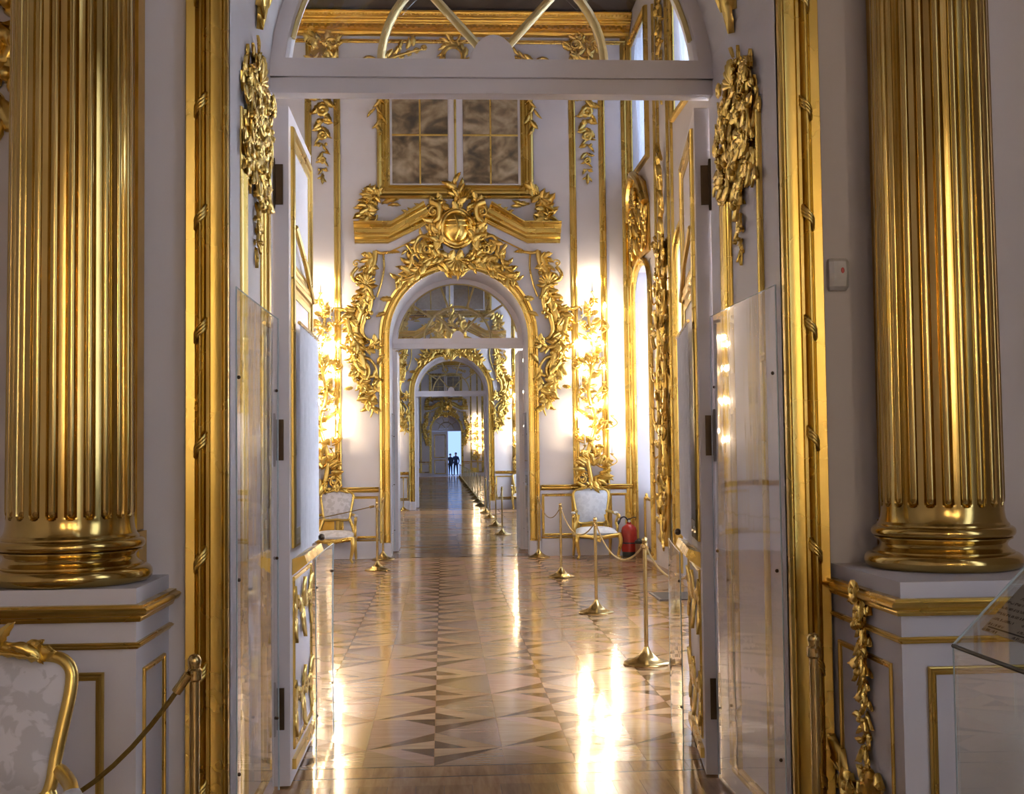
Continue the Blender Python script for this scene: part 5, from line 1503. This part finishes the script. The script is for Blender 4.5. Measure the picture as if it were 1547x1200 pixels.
dup(t, 'gilded armchair by the end wall of the second hall', (2.06, 35.3, 0), 0)
dup(t, 'gilded armchair on the left of the far gallery, seen through the second arch', (-1.6, 47.0, 0), R(25))
t = thing('armchair', 'gilded armchair with grey white upholstery at the left of the inner arch', 'armchair', (-1.93, 18.62, 0), R(-4), 'gilded armchairs')
armchair_parts(t, 'damask')
tn = dup(t, 'gilded armchair with flowered grey damask, cut by the lower left edge', (-1.64, 3.42, 0), R(0), 'gilded armchairs')
tn.scale = (1, 1, 0.965)

# ------------------------------------------------------------------ glass case with printed card at the right edge
t = thing('display_case', 'sloped glass display case at the lower right edge', 'display case', (1.09, 2.4, 0))
L0, L1 = -0.95, 0.80
obj('side_glass', MB().box(0, 0.005, L0, L1, 0.25, 1.077), 'case', t)
obj('end_glass', MB().plate([(0.005, 0.25), (0.62, 0.25), (0.62, 1.55), (0.48, 1.557), (0.005, 1.077)], L1-0.005, L1), 'case', t)
sl = MB().add([(0, L0, 1.077), (0.48, L0, 1.557), (0.48, L1, 1.557), (0, L1, 1.077), (0.004, L0, 1.073), (0.484, L0, 1.553), (0.484, L1, 1.553), (0.004, L1, 1.073)], [(0, 1, 2, 3), (7, 6, 5, 4), (0, 4, 5, 1), (1, 5, 6, 2), (2, 6, 7, 3), (3, 7, 4, 0)])
obj('sloped_glass', sl, 'case', t)
e = MB().tube([(0, L1, 1.077), (0.48, L1, 1.557)], 0.0035, 5).tube([(0.001, L1, 0.25), (0.001, L1, 1.077)], 0.0025, 5)
obj('bright_edge', e, 'edge', t, True)
obj('dark_seal', MB().tube([(0, L0, 1.075), (0, L1, 1.075)], 0.0055, 6), 'black', t, True)
obj('plinth', MB().box(0.0, 0.62, L0, L1, 0, 0.25), 'trimwhite', t)
obj('back_glass', MB().box(0.615, 0.62, L0, L1-0.01, 0.25, 1.55), 'case', t)
card = thing('information_card', 'printed information card on the sloped glass case', 'card', (1.09+0.055, 2.4, 1.077+0.046))
cm = MB().box(0, 0.56, -0.80, 0.74, 0, 0.004)
c_ = obj('sheet', cm, 'print', card); c_.rotation_euler = (0, -R(45), 0)
c2 = obj('ruled_line', MB().box(0.012, 0.016, -0.78, 0.72, 0.004, 0.0052), 'black', card); c2.rotation_euler = (0, -R(45), 0)

# ------------------------------------------------------------------ fire extinguisher, pot, floor grille
t = thing('fire_extinguisher', 'red fire extinguisher on the floor right of the armchair', 'fire extinguisher', (2.60, 18.74, 0))
obj('cylinder', MB().lathe([(0.085, 0.07), (0.115, 0.075), (0.12, 0.10), (0.12, 0.40), (0.105, 0.45), (0.07, 0.48), (0.04, 0.50), (0.035, 0.53)], 24), 'red', t, True, 40)
obj('foot', MB().lathe([(0.10, 0.0), (0.108, 0.01), (0.108, 0.09), (0.10, 0.10)], 24), 'black', t, True, 40)
v = obj('valve', MB().lathe([(0.022, 0.52), (0.026, 0.545), (0.02, 0.58), (0.01, 0.59)], 12), 'dark_metal', t, True)
obj('lever', MB().tube([(0, -0.01, 0.575), (0.06, -0.02, 0.60), (0.11, -0.03, 0.60)], 0.009, 6), 'black', v, True)
obj('gauge', MB().lathe([(0.02, 0.0), (0.02, 0.012), (0.004, 0.014)], 12, (0, -0.03, 0.545), axis='y'), 'white_plastic', v, True)
obj('hose', MB().tube(spline([(-0.01, -0.01, 0.55), (-0.07, -0.05, 0.61), (-0.13, -0.08, 0.60), (-0.155, -0.08, 0.555)], 6), 0.012, 8), 'black', t, True)
obj('horn', MB().tube([(-0.15, -0.08, 0.56), (-0.18, -0.09, 0.53), (-0.21, -0.10, 0.50)], [0.014, 0.026, 0.036], 10), 'black', t, True)
obj('band', MB().lathe([(0.1205, 0.20), (0.1215, 0.205), (0.1215, 0.215), (0.1205, 0.22)], 24, cap=False), 'black', t, True)
t = thing('small_tub', 'small brown tub with dark lid beside the red extinguisher', 'tub', (2.73-0.01, 18.55, 0))
obj('body', MB().lathe([(0.05, 0), (0.06, 0.01), (0.056, 0.10), (0.058, 0.20), (0.05, 0.215)], 20), 'wicker', t, True, 40)
obj('lid', MB().lathe([(0.062, 0.21), (0.068, 0.22), (0.062, 0.25), (0.03, 0.27), (0.012, 0.29)], 20), 'black', t, True, 40)
t = thing('floor_grille', 'dark metal ventilation grille in the parquet near the window wall', 'grille', (2.36, 13.45, 0))
obj('frame', MB().box(-0.30, 0.30, -0.34, -0.31, 0, 0.012).box(-0.30, 0.30, 0.31, 0.34, 0, 0.012).box(-0.30, -0.27, -0.31, 0.31, 0, 0.012).box(0.27, 0.30, -0.31, 0.31, 0, 0.012).box(-0.27, 0.27, -0.31, 0.31, 0.0, 0.003), 'grille', t)
sm = MB().box(-0.27, 0.27, -0.012, 0.012, 0.003, 0.010).mesh('slat', 'grille')
for k in range(15): link('slat', sm, t, (0, -0.29+0.0415*k, 0))

# ------------------------------------------------------------------ two visitors far away in the open door
M['coat'] = plain('dark_coat', (0.015, 0.016, 0.022), 0.8)
M['coat2'] = plain('dark_blue_coat', (0.02, 0.025, 0.05), 0.8)
M['skin'] = plain('skin', (0.45, 0.27, 0.19), 0.5)
M['hair'] = plain('dark_hair', (0.03, 0.02, 0.015), 0.6)
def person(loc, rz, hgt, label, coat, lean):
    t = thing('person', label, 'person', loc, rz)
    J = {'pel': (0, 0, .93), 'wai': (0, -.01, 1.08), 'che': (0, 0, 1.28), 'neck': (0, .01, 1.46), 'chin': (0, -.015, 1.54), 'head': (0, -.01, 1.64), 'top': (0, 0, 1.71)}
    rad = {'pel': (.15, .12), 'wai': (.14, .11), 'che': (.17, .12), 'neck': (.055, .055), 'chin': (.07, .075), 'head': (.085, .10), 'top': (.05, .06)}
    E_ = [('pel', 'wai'), ('wai', 'che'), ('che', 'neck'), ('neck', 'chin'), ('chin', 'head'), ('head', 'top')]
    for s_, c in ((-1, 'l'), (1, 'r')):
        J.update({'sh'+c: (s_*.18, 0, 1.38), 'el'+c: (s_*.25, .02+lean*.02, 1.10), 'wr'+c: (s_*.22, -.10, .88+.12*(s_ > 0)*lean), 'ha'+c: (s_*.20, -.16, .82+.14*(s_ > 0)*lean),
                  'hi'+c: (s_*.09, 0, .86), 'kn'+c: (s_*.11, -.03+.04*s_, .48), 'an'+c: (s_*.12, .03*s_, .09), 'to'+c: (s_*.15, -.15+.03*s_, .045)})
        rad.update({'sh'+c: (.075, .075), 'el'+c: (.052, .052), 'wr'+c: (.036, .036), 'ha'+c: (.035, .045), 'hi'+c: (.10, .10), 'kn'+c: (.068, .068), 'an'+c: (.048, .05), 'to'+c: (.042, .04)})
        E_ += [('che', 'sh'+c), ('sh'+c, 'el'+c), ('el'+c, 'wr'+c), ('wr'+c, 'ha'+c), ('pel', 'hi'+c), ('hi'+c, 'kn'+c), ('kn'+c, 'an'+c), ('an'+c, 'to'+c)]
    ks = list(J); k_ = hgt/1.74
    me = bpy.data.meshes.new('body')
    me.from_pydata([tuple(q*k_ for q in J[k]) for k in ks], [(ks.index(a), ks.index(b)) for a, b in E_], [])
    o = link('body', me, t)
    o.modifiers.new('skin', 'SKIN'); sub = o.modifiers.new('sub', 'SUBSURF'); sub.levels = 1; sub.render_levels = 1
    for i, k in enumerate(ks): me.skin_vertices[0].data[i].radius = tuple(q*k_ for q in rad[k])
    me.skin_vertices[0].data[0].use_root = True
    dg = bpy.context.evaluated_depsgraph_get()
    ev = o.evaluated_get(dg)
    nm = bpy.data.meshes.new_from_object(ev)
    o.modifiers.clear(); o.data = nm
    nm.materials.clear(); nm.materials.append(M[coat]); nm.materials.append(M['skin'])
    for p in nm.polygons:
        z = p.center.z/k_; x = abs(p.center.x)/k_
        p.material_index = 1 if z > 1.48 or (z < 0.87 and x > 0.17 and z > .7) else 0
        p.use_smooth = True
    hr = MB().ball((0, .02, 1.66*k_), (.095*k_, .105*k_, .09*k_), 12, 8)
    obj('hair', hr, 'hair', t, True)
    fc = MB().ball((0, -.115*k_, 1.62*k_), (.015, .02, .025), 6, 5)
    obj('nose', fc, 'skin', t, True)
    return t
person((0.30, 93.2, 0), R(20), 1.70, 'person in a dark coat standing left in the farthest doorway', 'coat', 1)
person((0.72, 93.6, 0), R(-15), 1.78, 'person in dark blue clothes standing right in the farthest doorway', 'coat2', 0)
